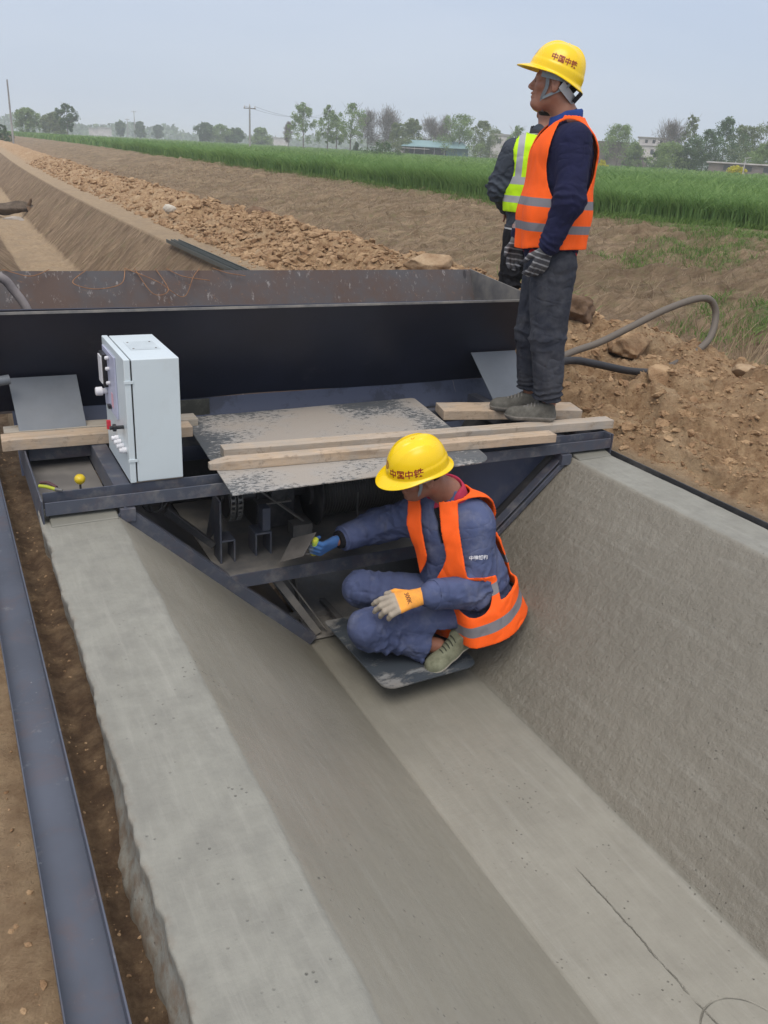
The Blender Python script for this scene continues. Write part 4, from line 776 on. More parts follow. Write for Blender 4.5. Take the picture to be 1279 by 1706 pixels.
fr = face_frame(832, 185); T = empty('grey_house', tuple(fr[0]), 'small pale house with a grey roof left of the yellow vested person\'s shoulder', 'house'); LB(fr).bx(-2, 1.6, 0, 4, 0, 4.6).build('wall', M_WALLW, T); LB(fr).bx(-2.2, 1.8, -.2, 4.2, 4.6, 4.9).build('roof', M_CONCG, T); LB(fr).bx(-.9, 0, -.03, .05, 3.2, 4.0).build('window', M_GLASS_SHADE, T)
fr = face_frame(1240, 118); T = empty('low_building', tuple(fr[0]), 'long low building with a pale flat roof behind the street lamp', 'building'); LB(fr).bx(-4.2, 3.5, 0, 4, 0, 1.35).build('wall', M_BRK, T); LB(fr).bx(-4.5, 3.8, -.3, 4.3, 1.35, 1.5).build('roof', M_WALLW, T)
for u in (-2.5, 0, 2): LB(fr).bx(u, u + .7, -.03, .05, .6, 1.15).build('window', M_GLASS_SHADE, T)
for lb, px, w, h, d, c in (('far white building left of the utility pole grove', 175, 5.5, 3.4, 420, M_WALLW), ('far pale building between the leftmost trees and the pylons', 158, 5, 3.0, 430, M_WALLW), ('small white hut between the half bare tree and the shed', 668, 1.8, 2.6, 170, M_WALLW), ('far pale building at the left of the three tall poplars', 466, 7, 3.4, 400, M_WALLW)):
    fr = face_frame(px, d); T = empty('far_building', tuple(fr[0]), lb, 'building'); LB(fr).bx(-w / 2, w / 2, 0, w, 0, h).build('wall', c, T); LB(fr).bx(-w / 2 - .3, w / 2 + .3, -.3, w + .3, h, h + .3).build('roof', M_CONCG, T)
def pole(lb, px, top, d, r0, arm=True, cat_='utility pole', name='utility_pole'):
    o, a, b_ = face_frame(px, d); hor = 207 + .06 * (px + 143); H = top_m(px, top, d, o[2]); T = empty(name, tuple(o), lb, cat_)
    MB().tube([o, o + np.array([0, 0, H])], [r0, r0 * .7], 10).build('pole', M_CONCG, T, smooth=True)
    if arm:
        MB().bar(o + np.array([0, 0, H - .25]) - a * .75, o + np.array([0, 0, H - .25]) + a * .75, .1, .1).build('crossarm', M_BARK, T)
        for q in (-.65, 0, .65): MB().lathe([(.06, 0), (.08, .08), (.04, .25)], o + np.array([0, 0, H - .2 if q else H]) + a * q, n=8).build('insulator', M_WALLW, T)
    return o, a, H
pole('tall plain grey pole leaning in at the far left edge', 20, 133, 95, .10, False)
P0 = pole('grey utility pole with a short crossarm left of the tall poplars', 416, 177, 120, .13)
pole('thin distant pylon, the taller of the two on the left', 225, 185, 330, .16); pole('thin distant pylon, the shorter of the two on the left', 213, 198, 350, .14)
for q in (-.65, .65):
    a0 = P0[0] + np.array([0, 0, P0[2]]) + P0[1] * q; a1 = far_at(560, 175) + np.array([0, 0, 7.0]) + P0[1] * q; pts = [a0 * (1 - t) + a1 * t - np.array([0, 0, 1.2 * 4 * t * (1 - t)]) for t in np.linspace(0, 1, 14)]
    tag(MB().tube(pts, .014, 5).build('power_line', M_CABLE, None), 'thin overhead wire running right from the utility pole toward the poplars', 'wire', 'overhead wires')
o, a, b_ = face_frame(1237, 86); T = empty('street_lamp', tuple(o), 'small white solar street lamp standing at the right end of the wheat', 'street lamp')
MB().tube([o, o + np.array([0, 0, 1.72])], [.05, .035], 8).build('pole', M_WALLW, T); MB().bar(o + np.array([0, 0, 1.74]) - a * .05, o + np.array([0, 0, 1.80]) + a * .45, .12, .05).build('lamp_head', M_WALLW, T); MB().bar(o + np.array([0, 0, 1.86]) - a * .25, o + np.array([0, 0, 1.93]) + a * .25, .3, .03).build('solar_panel', M_GLASS_SHADE, T)
# far belt of trees fading into the haze
r = np.random.default_rng(55); n = 26000; an = r.uniform(-6, 60, n); dist = r.uniform(520, 900, n); hh = 9 * fbm(P3(an * .8, an * 0), 4) ** 1.3 + 2.5
X = np.sin(np.radians(an)) * dist; Y = np.cos(np.radians(an)) * dist; z = 1 + hh * r.random(n) ** .8; c = P3(X, Y, z); q = nrm_rows(r.normal(size=(n, 3))); s2 = nrm_rows(np.cross(q, r.normal(size=(n, 3)))); s3 = np.cross(q, s2); sz = r.uniform(1.2, 3.4, (n, 1))
tag(npmesh('far_woods', np.stack([c - s2 * sz * .5, c + s3 * sz * .4, c + s2 * sz * .6, c - s3 * sz * .4], 1).reshape(-1, 3), np.arange(n * 4).reshape(-1, 4), LEAVES['dark'], attrs={'tone': np.repeat(r.random(n), 4)}, smooth=False), 'far belt of trees along the skyline', 'woods', kind='stuff')

# ------------------------------------------------------------------ haze
hz = NT('haze_air'); hz.t.nodes.remove(hz.b); pv = hz.n('VolumePrincipled'); pv.inputs['Color'].default_value = (.90, .95, 1, 1); pv.inputs['Density'].default_value = .0012; pv.inputs['Anisotropy'].default_value = 0; hz.t.links.new(pv.outputs[0], hz.out.inputs['Volume'])
tag(MB().box(-80, 1400, -60, 1620, -2.2, 14).build('haze', hz.m), 'pale haze in the air over the plain', 'haze', kind='stuff')
# ------------------------------------------------------------------ implicit-surface modelling for figures and clothes
from mathutils.bvhtree import BVHTree
_Rc = np.array(CAM_R)
def ray(x, y): d = _Rc @ nrm((x - 639.5, 853 - y, -1430.)); return d
def at(x, y, Y): r = ray(x, y); return r * (Y / r[1]) + V3(0, 0, CAM_H)          # point at depth Y on the sight line through photo pixel x, y
def atz(x, y, z): r = ray(x, y); return r * ((z - CAM_H) / r[2]) + V3(0, 0, CAM_H)
class Field:
    def __init__(s, lo, hi, h):
        s.h = h; s.lo = np.array(lo, float); s.n = np.ceil((np.array(hi) - s.lo) / h).astype(int) + 1; s.F = np.full(s.n, .2, np.float32)
    def sub(s, lo, hi):
        a = np.clip(((np.array(lo) - s.lo) / s.h).astype(int), 0, s.n - 1); b = np.clip(((np.array(hi) - s.lo) / s.h).astype(int) + 2, 1, s.n)
        if (b <= a).any(): return None, None
        sl = tuple(slice(i, j) for i, j in zip(a, b)); g = np.meshgrid(*[(s.lo[k] + s.h * np.arange(a[k], b[k])).astype(np.float32) for k in range(3)], indexing='ij', sparse=False)
        return sl, np.stack(g, -1)
    def put(s, d, lo, hi, k, op):
        sl, p = s.sub(lo, hi)
        if sl is None: return
        dv = d(p).astype(np.float32); f = s.F[sl]
        if op == 'u':
            hh = np.clip(.5 + .5 * (dv - f) / k, 0, 1) if k > 0 else (dv > f).astype(np.float32); s.F[sl] = dv + (f - dv) * (1 - hh) - 0 if False else (f * hh + dv * (1 - hh) - k * hh * (1 - hh))
        else:
            hh = np.clip(.5 - .5 * (f + dv) / k, 0, 1) if k > 0 else 0; s.F[sl] = (f * (1 - hh) + (-dv) * hh + k * hh * (1 - hh)) if k > 0 else np.maximum(f, -dv)
    def cone(s, a, b, ra, rb, k=.02, flat=None, fs=1., op='u'):
        a = np.array(a, np.float32); b = np.array(b, np.float32); ab = b - a; L2 = float(ab @ ab) + 1e-9; R = max(ra, rb) + k * 2 + .03; fl = None if flat is None else np.array(nrm(flat), np.float32)
        def d(p):
            pa = p - a; t = np.clip(pa @ ab / L2, 0, 1); q = pa - t[..., None] * ab
            if fl is not None: q = q + (q @ fl)[..., None] * fl * (1 / fs - 1)
            dd = np.sqrt((q * q).sum(-1)) - (ra + (rb - ra) * t); return dd * (1 if fl is None else min(1, fs))
        s.put(d, np.minimum(a, b) - R * max(1, fs), np.maximum(a, b) + R * max(1, fs), k, op); return s
    def path(s, pts, rs, k=.02, **kw):
        for i in range(len(pts) - 1): s.cone(pts[i], pts[i + 1], rs[i], rs[i + 1], k, **kw)
        return s
    def ell(s, c, r, k=.02, R=None, op='u'):
        c = np.array(c, np.float32); r = np.array(r, np.float32); M = (np.eye(3) if R is None else np.array(R)).astype(np.float32)   # rows: axes
        def d(p):
            q = (p - c) @ M.T; k0 = np.sqrt(((q / r) ** 2).sum(-1)); k1 = np.sqrt(((q / (r * r)) ** 2).sum(-1)) + 1e-9; return k0 * (k0 - 1) / k1
        m_ = float(r.max()) + k * 2 + .03; s.put(d, c - m_, c + m_, k, op); return s
    def pts(s):
        g = np.meshgrid(*[(s.lo[k] + s.h * np.arange(s.n[k])).astype(np.float32) for k in range(3)], indexing='ij'); return np.stack(g, -1)
    def mesh(s):
        F = s.F; h = s.h; S = F < 0; c = np.zeros(tuple(s.n - 1), np.int8)
        for i in (0, 1):
            for j in (0, 1):
                for k in (0, 1): c += S[i:S.shape[0] - 1 + i, j:S.shape[1] - 1 + j, k:S.shape[2] - 1 + k]
        act = (c > 0) & (c < 8); I = np.argwhere(act); idx = np.full(act.shape, -1, np.int32); idx[act] = np.arange(len(I))
        acc = np.zeros((len(I), 3)); cnt = np.zeros(len(I))
        cor = [(i, j, k) for i in (0, 1) for j in (0, 1) for k in (0, 1)]; val = {q: F[I[:, 0] + q[0], I[:, 1] + q[1], I[:, 2] + q[2]].astype(float) for q in cor}
        for q in cor:
            for ax in range(3):
                if q[ax] == 0:
                    w = list(q); w[ax] = 1; w = tuple(w); a, b = val[q], val[w]; m = (a < 0) != (b < 0); t = a[m] / (a[m] - b[m]); pp = np.tile(np.array(q, float), (m.sum(), 1)); pp[:, ax] = t; acc[m] += pp; cnt[m] += 1
        V = (I + acc / np.maximum(cnt, 1)[:, None]) * h + s.lo; Q = []
        for ax in range(3):
            o = [a for a in range(3) if a != ax]; sa = [slice(None)] * 3; sb = [slice(None)] * 3; sa[ax] = slice(0, -1); sb[ax] = slice(1, None)
            A, B = S[tuple(sa)], S[tuple(sb)]; E = np.argwhere(A != B)
            ok = (E[:, o[0]] > 0) & (E[:, o[1]] > 0) & (E[:, o[0]] < S.shape[o[0]] - 1) & (E[:, o[1]] < S.shape[o[1]] - 1); E = E[ok]
            if not len(E): continue
            ins = A[E[:, 0], E[:, 1], E[:, 2]]
            def cell(d0, d1): e = E.copy(); e[:, o[0]] -= d0; e[:, o[1]] -= d1; return idx[e[:, 0], e[:, 1], e[:, 2]]
            q = np.stack([cell(1, 1), cell(0, 1), cell(0, 0), cell(1, 0)], 1); flip = ~ins if ax != 1 else ins; q[flip] = q[flip][:, ::-1]; Q.append(q)
        return V, np.concatenate(Q)
def relax(V, Q, n=2, w=.5):
    E = np.concatenate([Q[:, [0, 1]], Q[:, [1, 2]], Q[:, [2, 3]], Q[:, [3, 0]]]); E = np.concatenate([E, E[:, ::-1]]); dg = np.bincount(E[:, 0], minlength=len(V))[:, None] + 1e-9
    for _ in range(n):
        S_ = np.stack([np.bincount(E[:, 0], V[E[:, 1], k], minlength=len(V)) for k in range(3)], 1); V = V * (1 - w) + w * S_ / dg
    return V
def vnormals(V, Q):
    n = np.cross(V[Q[:, 2]] - V[Q[:, 0]], V[Q[:, 3]] - V[Q[:, 1]]); N = np.zeros_like(V)
    for k in range(4):
        for a in range(3): N[:, a] += np.bincount(Q[:, k], n[:, a], minlength=len(V))
    return nrm_rows(N)
def folds(V, N, joints=(), st=None, amp=.004, seed=0, sc=1.0):
    """joints: (centre, axis, width, amplitude, wavelength); drape: list of (a, b) limb axes for long soft folds"""
    q = fbm(V * 9 * sc + seed, 3); Wp = V + .06 * np.stack([fbm(V * 6 + seed + 3, 2), fbm(V * 6 + seed + 13, 2), fbm(V * 6 + seed + 23, 2)], 1)
    st = np.array(st if st is not None else (8, 8, 8)); c1 = fbm(Wp * st * sc + seed + 2, 2); c2 = fbm(Wp * st * 1.9 * sc + seed + 8, 2)
    d = amp * 1.5 * (fbm(V * 11 * sc + seed + 5, 2) - .5) - amp * .9 * (np.exp(-((c1 - .5) / .06) ** 2) - .3) - amp * .2 * (np.exp(-((c2 - .52) / .07) ** 2) - .2)
    for c, a, w, A, wl in joints:
        a = nrm(a); r = V - np.array(c); s_ = r @ a; rad = np.linalg.norm(r - s_[:, None] * a, axis=1)
        ph = s_ / wl * 2 * math.pi + (q - .5) * 14; wv = 1 - np.abs(np.sin(ph / 2)); d = d + A * np.exp(-(s_ / w) ** 2) * np.exp(-(np.maximum(rad - .16, 0) / .05) ** 2) * (wv * 1.6 - .6)
    return V + N * d[:, None]
def garment(name, F, m, parent, joints=(), amp=.004, seed=0, relax_n=2, attrs=None, post=None, st=None):
    V, Q = F.mesh(); V = relax(V, Q, relax_n); N = vnormals(V, Q); V = folds(V, N, joints, st, amp, seed)
    if post is not None: V = post(V, N)
    o = npmesh(name, V, Q, m, parent, attrs={k: fn(V) for k, fn in (attrs or {}).items()})
    return o
def bvh_of(o):
    me = o.data; return BVHTree.FromPolygons([v.co[:] for v in me.vertices], [tuple(p.vertices) for p in me.polygons])
def decal(text, c, u, v, size, target, m, parent, name='lettering', off=.0015, weight=.022, shape=None):
    """lettering laid onto a surface: u runs with the text, v up; found by casting inwards"""
    u = nrm(u); v = nrm(np.array(v) - np.dot(v, u) * u); n = np.cross(u, v); bt = bvh_of(target) if not isinstance(target, BVHTree) else target
    if shape is None:
        cu = bpy.data.curves.new('t', 'FONT'); cu.body = text; cu.align_x = 'CENTER'; cu.align_y = 'CENTER'; cu.size = size; cu.offset = weight * size; to = bpy.data.objects.new('t', cu); COL.objects.link(to)
        bpy.context.view_layer.update(); me = bpy.data.meshes.new_from_object(to.evaluated_get(bpy.context.evaluated_depsgraph_get())); bpy.data.objects.remove(to); bpy.data.curves.remove(cu)
        pv = [(a.co.x, a.co.y) for a in me.vertices]; pf = [tuple(p.vertices) for p in me.polygons]
        bpy.data.meshes.remove(me)
    else: pv, pf = shape
    out = []; last = np.array(c, float)
    for (x, y) in pv:
        o = np.array(c) + u * x + v * y + n * .08; hit = bt.ray_cast(Vector(o), Vector(-n), .25)
        if hit[0] is not None: last = np.array(hit[0]) + n * off; out.append(tuple(last))
        else: out.append(tuple(np.array(c) + u * x + v * y))
    me = bpy.data.meshes.new(name); me.from_pydata(out, [], pf); me.materials.append(m); ob = bpy.data.objects.new(name, me); COL.objects.link(ob)
    return attach(ob, parent)

# ------------------------------------------------------------------ cloth, skin, helmet materials
def cloth(name, c1, c2=None, dust=None, dusty=.5, sc=7, rough=.9, weave=.25, lo=.5, hi=.68, sheen=0):
    s = NT(name); v = s.coord(); c2 = c2 or tuple(x * .78 for x in c1); c = s.mix(s.ramp(s.noise(v, sc, 6, .6), .35, .65), c1, c2)
    if dust: c = s.mix(s.math('MULTIPLY', s.ramp(s.noise(v, 9, 6, .65), lo, hi), dusty), c, dust)
    s.set(Base_Color=c, Roughness=rough, Specular_IOR_Level=.2); s.bump(s.noise(v, 260, 3, .6), weave, .0015); s.bump(s.noise(s.coord((1, 1, .5)), 30, 5, .6), .3, .006)
    for sc_, ds in ((7, .010), (12, .005)):
        n_ = s.noise(s.coord((1, 1, 1.35), rot=(.3, .5, 0)), sc_, 1.5, .4, .5); s.bump(s.ramp(s.math('ABSOLUTE', s.math('SUBTRACT', n_, .5)), .0, .09), .3, ds)
    return s.m
def vest_mat(name, base, stripe=(.20, .19, .205), edge=None):
    s = NT(name); v = s.coord(); t = s.attr('band'); b = s.ramp(t, .47, .53); c = s.mix(s.ramp(s.noise(v, 8, 5), .3, .7), base, tuple(x * .90 for x in base))
    s.set(Base_Color=s.mix(b, c, stripe), Roughness=.75, Specular_IOR_Level=.25); s.bump(s.noise(v, 320, 2, .5), .15, .001); s.bump(s.noise(s.coord((1, 1, .45)), 22, 5, .6), .35, .008); s.bump(b, .3, .002)
    n_ = s.noise(s.coord((1, 1, .6)), 6, 1.5, .4, .6); s.bump(s.ramp(s.math('ABSOLUTE', s.math('SUBTRACT', n_, .5)), .0, .08), .3, .010); return s.m
M_ORANGE = vest_mat('orange_vest', (1.0, .125, .012)); M_LIME = vest_mat('lime_vest', (.55, .88, .012), (.36, .36, .38))
M_NAVY = cloth('navy_cloth', (.015, .017, .052), (.012, .013, .038)); M_WORK = cloth('worn_blue_workwear', (.085, .105, .20), (.06, .077, .155), (.16, .17, .23), .5); M_JEANS = cloth('dusty_denim', (.034, .038, .052), (.022, .025, .036), (.13, .13, .135), .45, weave=.3, lo=.40, hi=.75, sc=4)
M_GREYJ = cloth('slate_jacket', (.055, .065, .082), (.042, .05, .065)); M_BLKC = cloth('black_cloth', (.012, .012, .015)); M_CRIM = cloth('crimson_knit', (.42, .035, .075), (.30, .025, .06)); M_RED = cloth('red_cloth', (.5, .02, .03)); M_BLUEC = cloth('blue_collar', (.03, .07, .26))
def skin(name, c):
    s = NT(name); v = s.coord(); s.set(Base_Color=s.mix(s.ramp(s.noise(v, 14, 5), .35, .65), c, tuple(x * y for x, y in zip(c, (.78, .68, .66)))), Roughness=.5, Specular_IOR_Level=.4)
    s.b.inputs['Subsurface Weight'].default_value = .08; s.b.inputs['Subsurface Radius'].default_value = (.01, .004, .002); s.bump(s.noise(v, 120, 4), .15, .0015); return s.m
M_SKIN = skin('tanned_skin', (.34, .165, .105)); M_SKIN2 = skin('tanned_skin_darker', (.30, .14, .09)); M_LIP = skin('lip', (.20, .075, .065)); M_EYE = simple('eyeball', (.55, .52, .48), rough=.2, bump=0); M_IRIS = simple('dark_iris', (.02, .012, .008), rough=.15, bump=0)
M_HAIR = cloth('short_dark_hair', (.015, .013, .012), rough=.6, weave=.8); M_HELM = simple('yellow_helmet_shell', (.88, .60, .004), (.86, .55, .003), 3, .27, .04, 60, dist=.001, spec=.5); M_STRAP = simple('grey_webbing', (.22, .25, .27), rough=.8, bscale=200); M_PAD = simple('pale_harness_plastic', (.42, .43, .44), rough=.5, bump=0); M_TEXT = simple('dark_red_print', (.30, .012, .006), rough=.5, bump=0); M_TEXTW = simple('white_print', (.75, .75, .78), rough=.6, bump=0); M_TEXTB = simple('brown_print', (.22, .07, .02), rough=.7, bump=0)
def sole_mat(name, up, sole, edge=.5):
    s = NT(name); v = s.coord(); b = s.ramp(s.attr('sole'), edge - .03, edge + .03); d = s.ramp(s.noise(v, 28, 6, .7), .35, .65)
    s.set(Base_Color=s.mix(b, s.mix(d, up, tuple(x * 1.5 + .02 for x in up)), s.mix(d, sole, tuple(x * .6 for x in sole))), Roughness=.9); s.bump(s.noise(v, 160, 4), .4, .002); s.bump(b, .5, .003); return s.m
M_SHOE = sole_mat('dusty_grey_shoe', (.07, .066, .055), (.26, .24, .21)); M_SHOE2 = sole_mat('green_canvas_shoe', (.12, .125, .08), (.50, .46, .38))

def frame(fw, up):
    f = nrm(fw); l = nrm(np.cross(up, f)); u = np.cross(f, l); return np.array([f, l, u])      # rows: forward, left, up
def head_prims(F, c, M, neck_to, nr=.056):
    """adds a head and neck to field F; c head centre, M frame rows"""
    def w(x, y, z): return np.array(c) + x * M[0] + y * M[1] + z * M[2]
    F.ell(w(-.012, 0, .038), (.096, .076, .092), .02, M); F.ell(w(.030, 0, -.028), (.064, .058, .080), .03, M)
    F.cone(w(-.01, 0, -.055), w(.062, 0, -.094), .052, .022, .03)
    for s_ in (-1, 1):
        F.cone(w(-.012, s_ * .048, -.045), w(.052, s_ * .018, -.096), .018, .018, .03); F.ell(w(.055, s_ * .042, -.018), (.026, .022, .02), .02, M)
    F.cone(w(.082, -.032, .020), w(.082, .032, .020), .012, .012, .014); F.ell(w(.076, 0, -.094), (.022, .024, .019), .016, M)
    F.cone(w(.088, 0, .010), w(.112, 0, -.026), .009, .0115, .010)
    for s_ in (-1, 1): F.ell(w(.103, s_ * .0125, -.032), (.012, .009, .009), .006, M)
    F.ell(w(.092, 0, -.0535), (.013, .024, .0075), .008, M); F.ell(w(.089, 0, -.068), (.013, .021, .0085), .007, M)
    F.ell(w(.107, 0, -.0605), (.015, .022, .0022), .002, M, 'd')
    for s_ in (-1, 1):
        F.ell(w(.096, s_ * .031, .001), (.016, .017, .0115), .010, M, 'd'); F.ell(w(.078, s_ * .031, .001), (.013, .0135, .013), .004, M)
        Me = M.copy(); F.ell(w(-.008, s_ * .078, -.008), (.021, .009, .033), .006, Me); F.ell(w(-.003, s_ * .086, -.002), (.011, .007, .018), .004, Me, 'd'); F.ell(w(-.002, s_ * .078, -.033), (.009, .006, .010), .005, Me)
    F.cone(w(-.022, 0, -.06), neck_to, nr, nr + .008, .03)
def eyes(c, M, parent):
    for s_ in (-1, 1):
        def w(x, y, z): return np.array(c) + x * M[0] + y * M[1] + z * M[2]
        m = MB(); m.lathe([(.0001, -.001), (.0075, -.0008), (.0078, .0), (.004, .0009), (.0001, .0011)], w(.0905, s_ * .031, .000), M[0], 14); m.build('eye', M_IRIS, parent, 0, smooth=True)
def helmet(c, M, parent, hl=.138, hw=.113, hh=.150, logo=True):
    """c: centre of the rim plane, M: frame"""
    nu, ns = 96, 46; ph = np.linspace(0, 2 * math.pi, nu, endpoint=False); V = []
    def ring(s):
        x = np.cos(ph); y = np.sin(ph); front = np.clip(np.cos(ph), 0, 1) ** 1.6; back = np.clip(-np.cos(ph), 0, 1) ** 1.5
        if s <= 1:
            a = s * math.pi / 2; r = math.sin(a) ** .88; z = math.cos(a) ** .92 * hh + .010; X = x * hl * r * (1 + .02 * (1 - s)) - .006 * (1 - s); Y = y * hw * r
            top = math.exp(-((s - .42) / .34) ** 4); rid = np.exp(-(Y / .021) ** 6) * .0085 + np.exp(-((np.abs(Y) - .055) / .007) ** 2) * .0035 * (x > -.7)
            Z = z + top * rid * (1 - .4 * s); step = .003 * sstep(.84, .87, s); X = X * (1 + step / hl); Y = Y * (1 + step / hw)
            Z = Z - back * .016 * s ** 3 - front * 0
        else:
            q = s - 1; out = .010 + front * .046 + back * .008; ex = q * out; X = x * (hl + .003 + ex * 1.0); Y = y * (hw + .003 + ex * (1 - .2 * front)); Z = np.full(nu, .010 - .006 * q) - back * (.016 + .012 * q) - front * (.016 * q ** 1.5) - .002
        return np.stack([X, Y, Z], 1)
    ss = list(np.linspace(.02, 1, 36)) + [1.15, 1.35, 1.6, 1.85, 1.97, 2.0]
    rings = [ring(s) for s in ss]
    edge_ = rings[-1] - np.array([0, 0, .004]); rings.append(edge_ * np.array([.997, .997, 1]))
    inn = [ring(s) - np.array([0, 0, .005]) for s in (1.9, 1.5, 1.1)]; rings += inn
    rings += [ring(s) * np.array([.965, .96, .97]) - np.array([0, 0, .002]) for s in np.linspace(1, .1, 14)]
    L = np.array(rings); W = np.array(c) + L @ np.array(M); V = W.reshape(-1, 3); Fq = grid_faces(len(rings), nu, False, True)[:, ::-1]; k = len(V); topc = np.array(c) + np.array([-.006, 0, hh + .0165]) @ np.array(M)
    V = np.concatenate([V, [topc]]); T = np.array([[(i + 1) % nu, i, k] for i in range(nu)])[:, ::-1]
    o = npmesh('helmet', V, Fq, M_HELM, parent, tris=T); o.modifiers.new('s', 'SUBSURF').levels = 1; o.modifiers['s'].render_levels = 1
    return o
def helmet_print(o, c, M, parent, side=1, ang=88, z=.055, size=.021, tilt=0, logo=True):
    """red characters on one side and the small emblem on the front"""
    M = np.array(M); a = math.radians(ang) * side; n = math.cos(a) * M[0] + math.sin(a) * M[1]; u = (-math.sin(a) * M[0] + math.cos(a) * M[1]) * (1 if side > 0 else 1); v = M[2]
    if side > 0: u = -math.sin(a) * M[0] + math.cos(a) * M[1]
    p = np.array(c) + n * .112 + M[2] * z; bt = bvh_of(o); u2 = u * math.cos(tilt) + v * math.sin(tilt); v2 = v * math.cos(tilt) - u * math.sin(tilt)
    decal('\u4e2d\u56fd\u4e2d\u94c1', p, u2, v2, size, bt, M_TEXT, o)
    if logo:
        pv, pf = [], []
        def quad(x0, x1, y0, y1): k = len(pv); pv.extend([(x0, y0), (x1, y0), (x1, y1), (x0, y1)]); pf.append((k, k + 1, k + 2, k + 3))
        n_ = 28; k = len(pv)
        for i in range(n_): b = 2 * math.pi * i / n_; pv.extend([(math.cos(b) * .0165, math.sin(b) * .0165), (math.cos(b) * .0135, math.sin(b) * .0135)])
        for i in range(n_): j = (i + 1) % n_; pf.append((k + 2 * i, k + 2 * i + 1, k + 2 * j + 1, k + 2 * j))
        quad(-.009, .009, .006, .009); quad(-.002, .002, -.006, .006); quad(-.010, .010, -.009, -.006)
        decal('', np.array(c) + M[0] * .132 + M[2] * .062, M[1], M[2], .02, bt, M_TEXT, o, 'emblem', shape=(pv, pf))
def strap(pts, w, t, m, parent, name='chin_strap', side=(0, 0, 1)):
    pts = spline(pts, 6); V = []; n = len(pts)
    for i, p in enumerate(pts):
        d = nrm(pts[min(i + 1, n - 1)] - pts[max(i - 1, 0)]); s_ = nrm(side - np.dot(side, d) * d); b = np.cross(d, s_)
        for a, c_ in ((-1, -1), (1, -1), (1, 1), (-1, 1)): V.append(p + s_ * a * w / 2 + b * c_ * t / 2)
    F = [[i * 4 + j, i * 4 + (j + 1) % 4, (i + 1) * 4 + (j + 1) % 4, (i + 1) * 4 + j] for i in range(n - 1) for j in range(4)] + [[3, 2, 1, 0], [(n - 1) * 4 + j for j in range(4)]]
    return npmesh(name, np.array(V), np.array(F), m, parent, smooth=False)

def hand(F, w0, M, side, curls, thumb=(.5, .35), spread=.06, s=1.0, r=1.0):
    """wrist at w0; M rows: fingers direction, thumb-side direction, back-of-hand normal; curls: per finger (mcp, pip, dip) bend in radians"""
    def w(x, y, z): return np.array(w0) + s * (x * M[0] + y * M[1] + z * M[2])
    F.cone(w(-.03, 0, 0), w(.012, 0, 0), .026 * s, .029 * s, .012, flat=M[2], fs=.78)
    roots = [(.088, .030), (.093, .010), (.089, -.010), (.080, -.029)]; lens = [(.040, .025, .020), (.044, .028, .022), (.041, .026, .021), (.032, .020, .018)]
    for (x, y) in roots: F.cone(w(.01, y * .55, 0), w(x - .006, y, 0), .0155 * s, .0125 * s, .012)
    F.cone(w(.02, .012, -.006), w(.05, .026, -.010), .017 * s, .013 * s, .012)
    tips = []
    for i, ((x, y), ln) in enumerate(zip(roots, lens)):
        p = w(x, y, 0); a = 0; az = spread * (1.5 - i)
        for j in range(3):
            a += curls[i][j]; d = math.cos(a) * (math.cos(az) * M[0] + math.sin(az) * M[1]) - math.sin(a) * M[2]; q = p + d * ln[j] * s; F.cone(p, q, (.0098 - .0008 * j) * s * r, (.0092 - .0010 * j) * s * r, .0035); p = q
        tips.append(p)
    a0, a1 = thumb; p = w(.030, .030, -.008); d = nrm(math.cos(a0) * M[0] + math.sin(a0) * M[1] - .35 * M[2]); q = p + d * .040 * s; F.cone(p, q, .0135 * s, .011 * s * r, .010)
    d2 = nrm(math.cos(a0 - a1) * M[0] + math.sin(a0 - a1) * M[1] - .55 * M[2]); q2 = q + d2 * .034 * s; F.cone(q, q2, .0108 * s * r, .0088 * s * r, .004); return tips
def glove_mat(name, back, finger, stripes=None, lim=(.075, .085), dirty=.4):
    s = NT(name); v = s.coord(); t = s.attr('reach'); c = s.mix(s.ramp(t, lim[0] * 4, lim[1] * 4), back, finger); n = s.noise(v, 26, 6, .7)
    if stripes: wv = s.math('SINE', s.math('ADD', s.math('MULTIPLY', t, stripes[0]), s.math('MULTIPLY', s.noise(v, 20, 3), 4.0))); c = s.mix(s.math('MULTIPLY', s.ramp(wv, .55, .7), s.ramp(t, .16, .2)), c, stripes[1])
    c = s.mix(s.math('MULTIPLY', s.ramp(n, .45, .7), dirty), c, (.10, .09, .08)); s.set(Base_Color=c, Roughness=.9); s.bump(s.noise(v, 350, 3), .4, .001); s.bump(n, .3, .004); return s.m
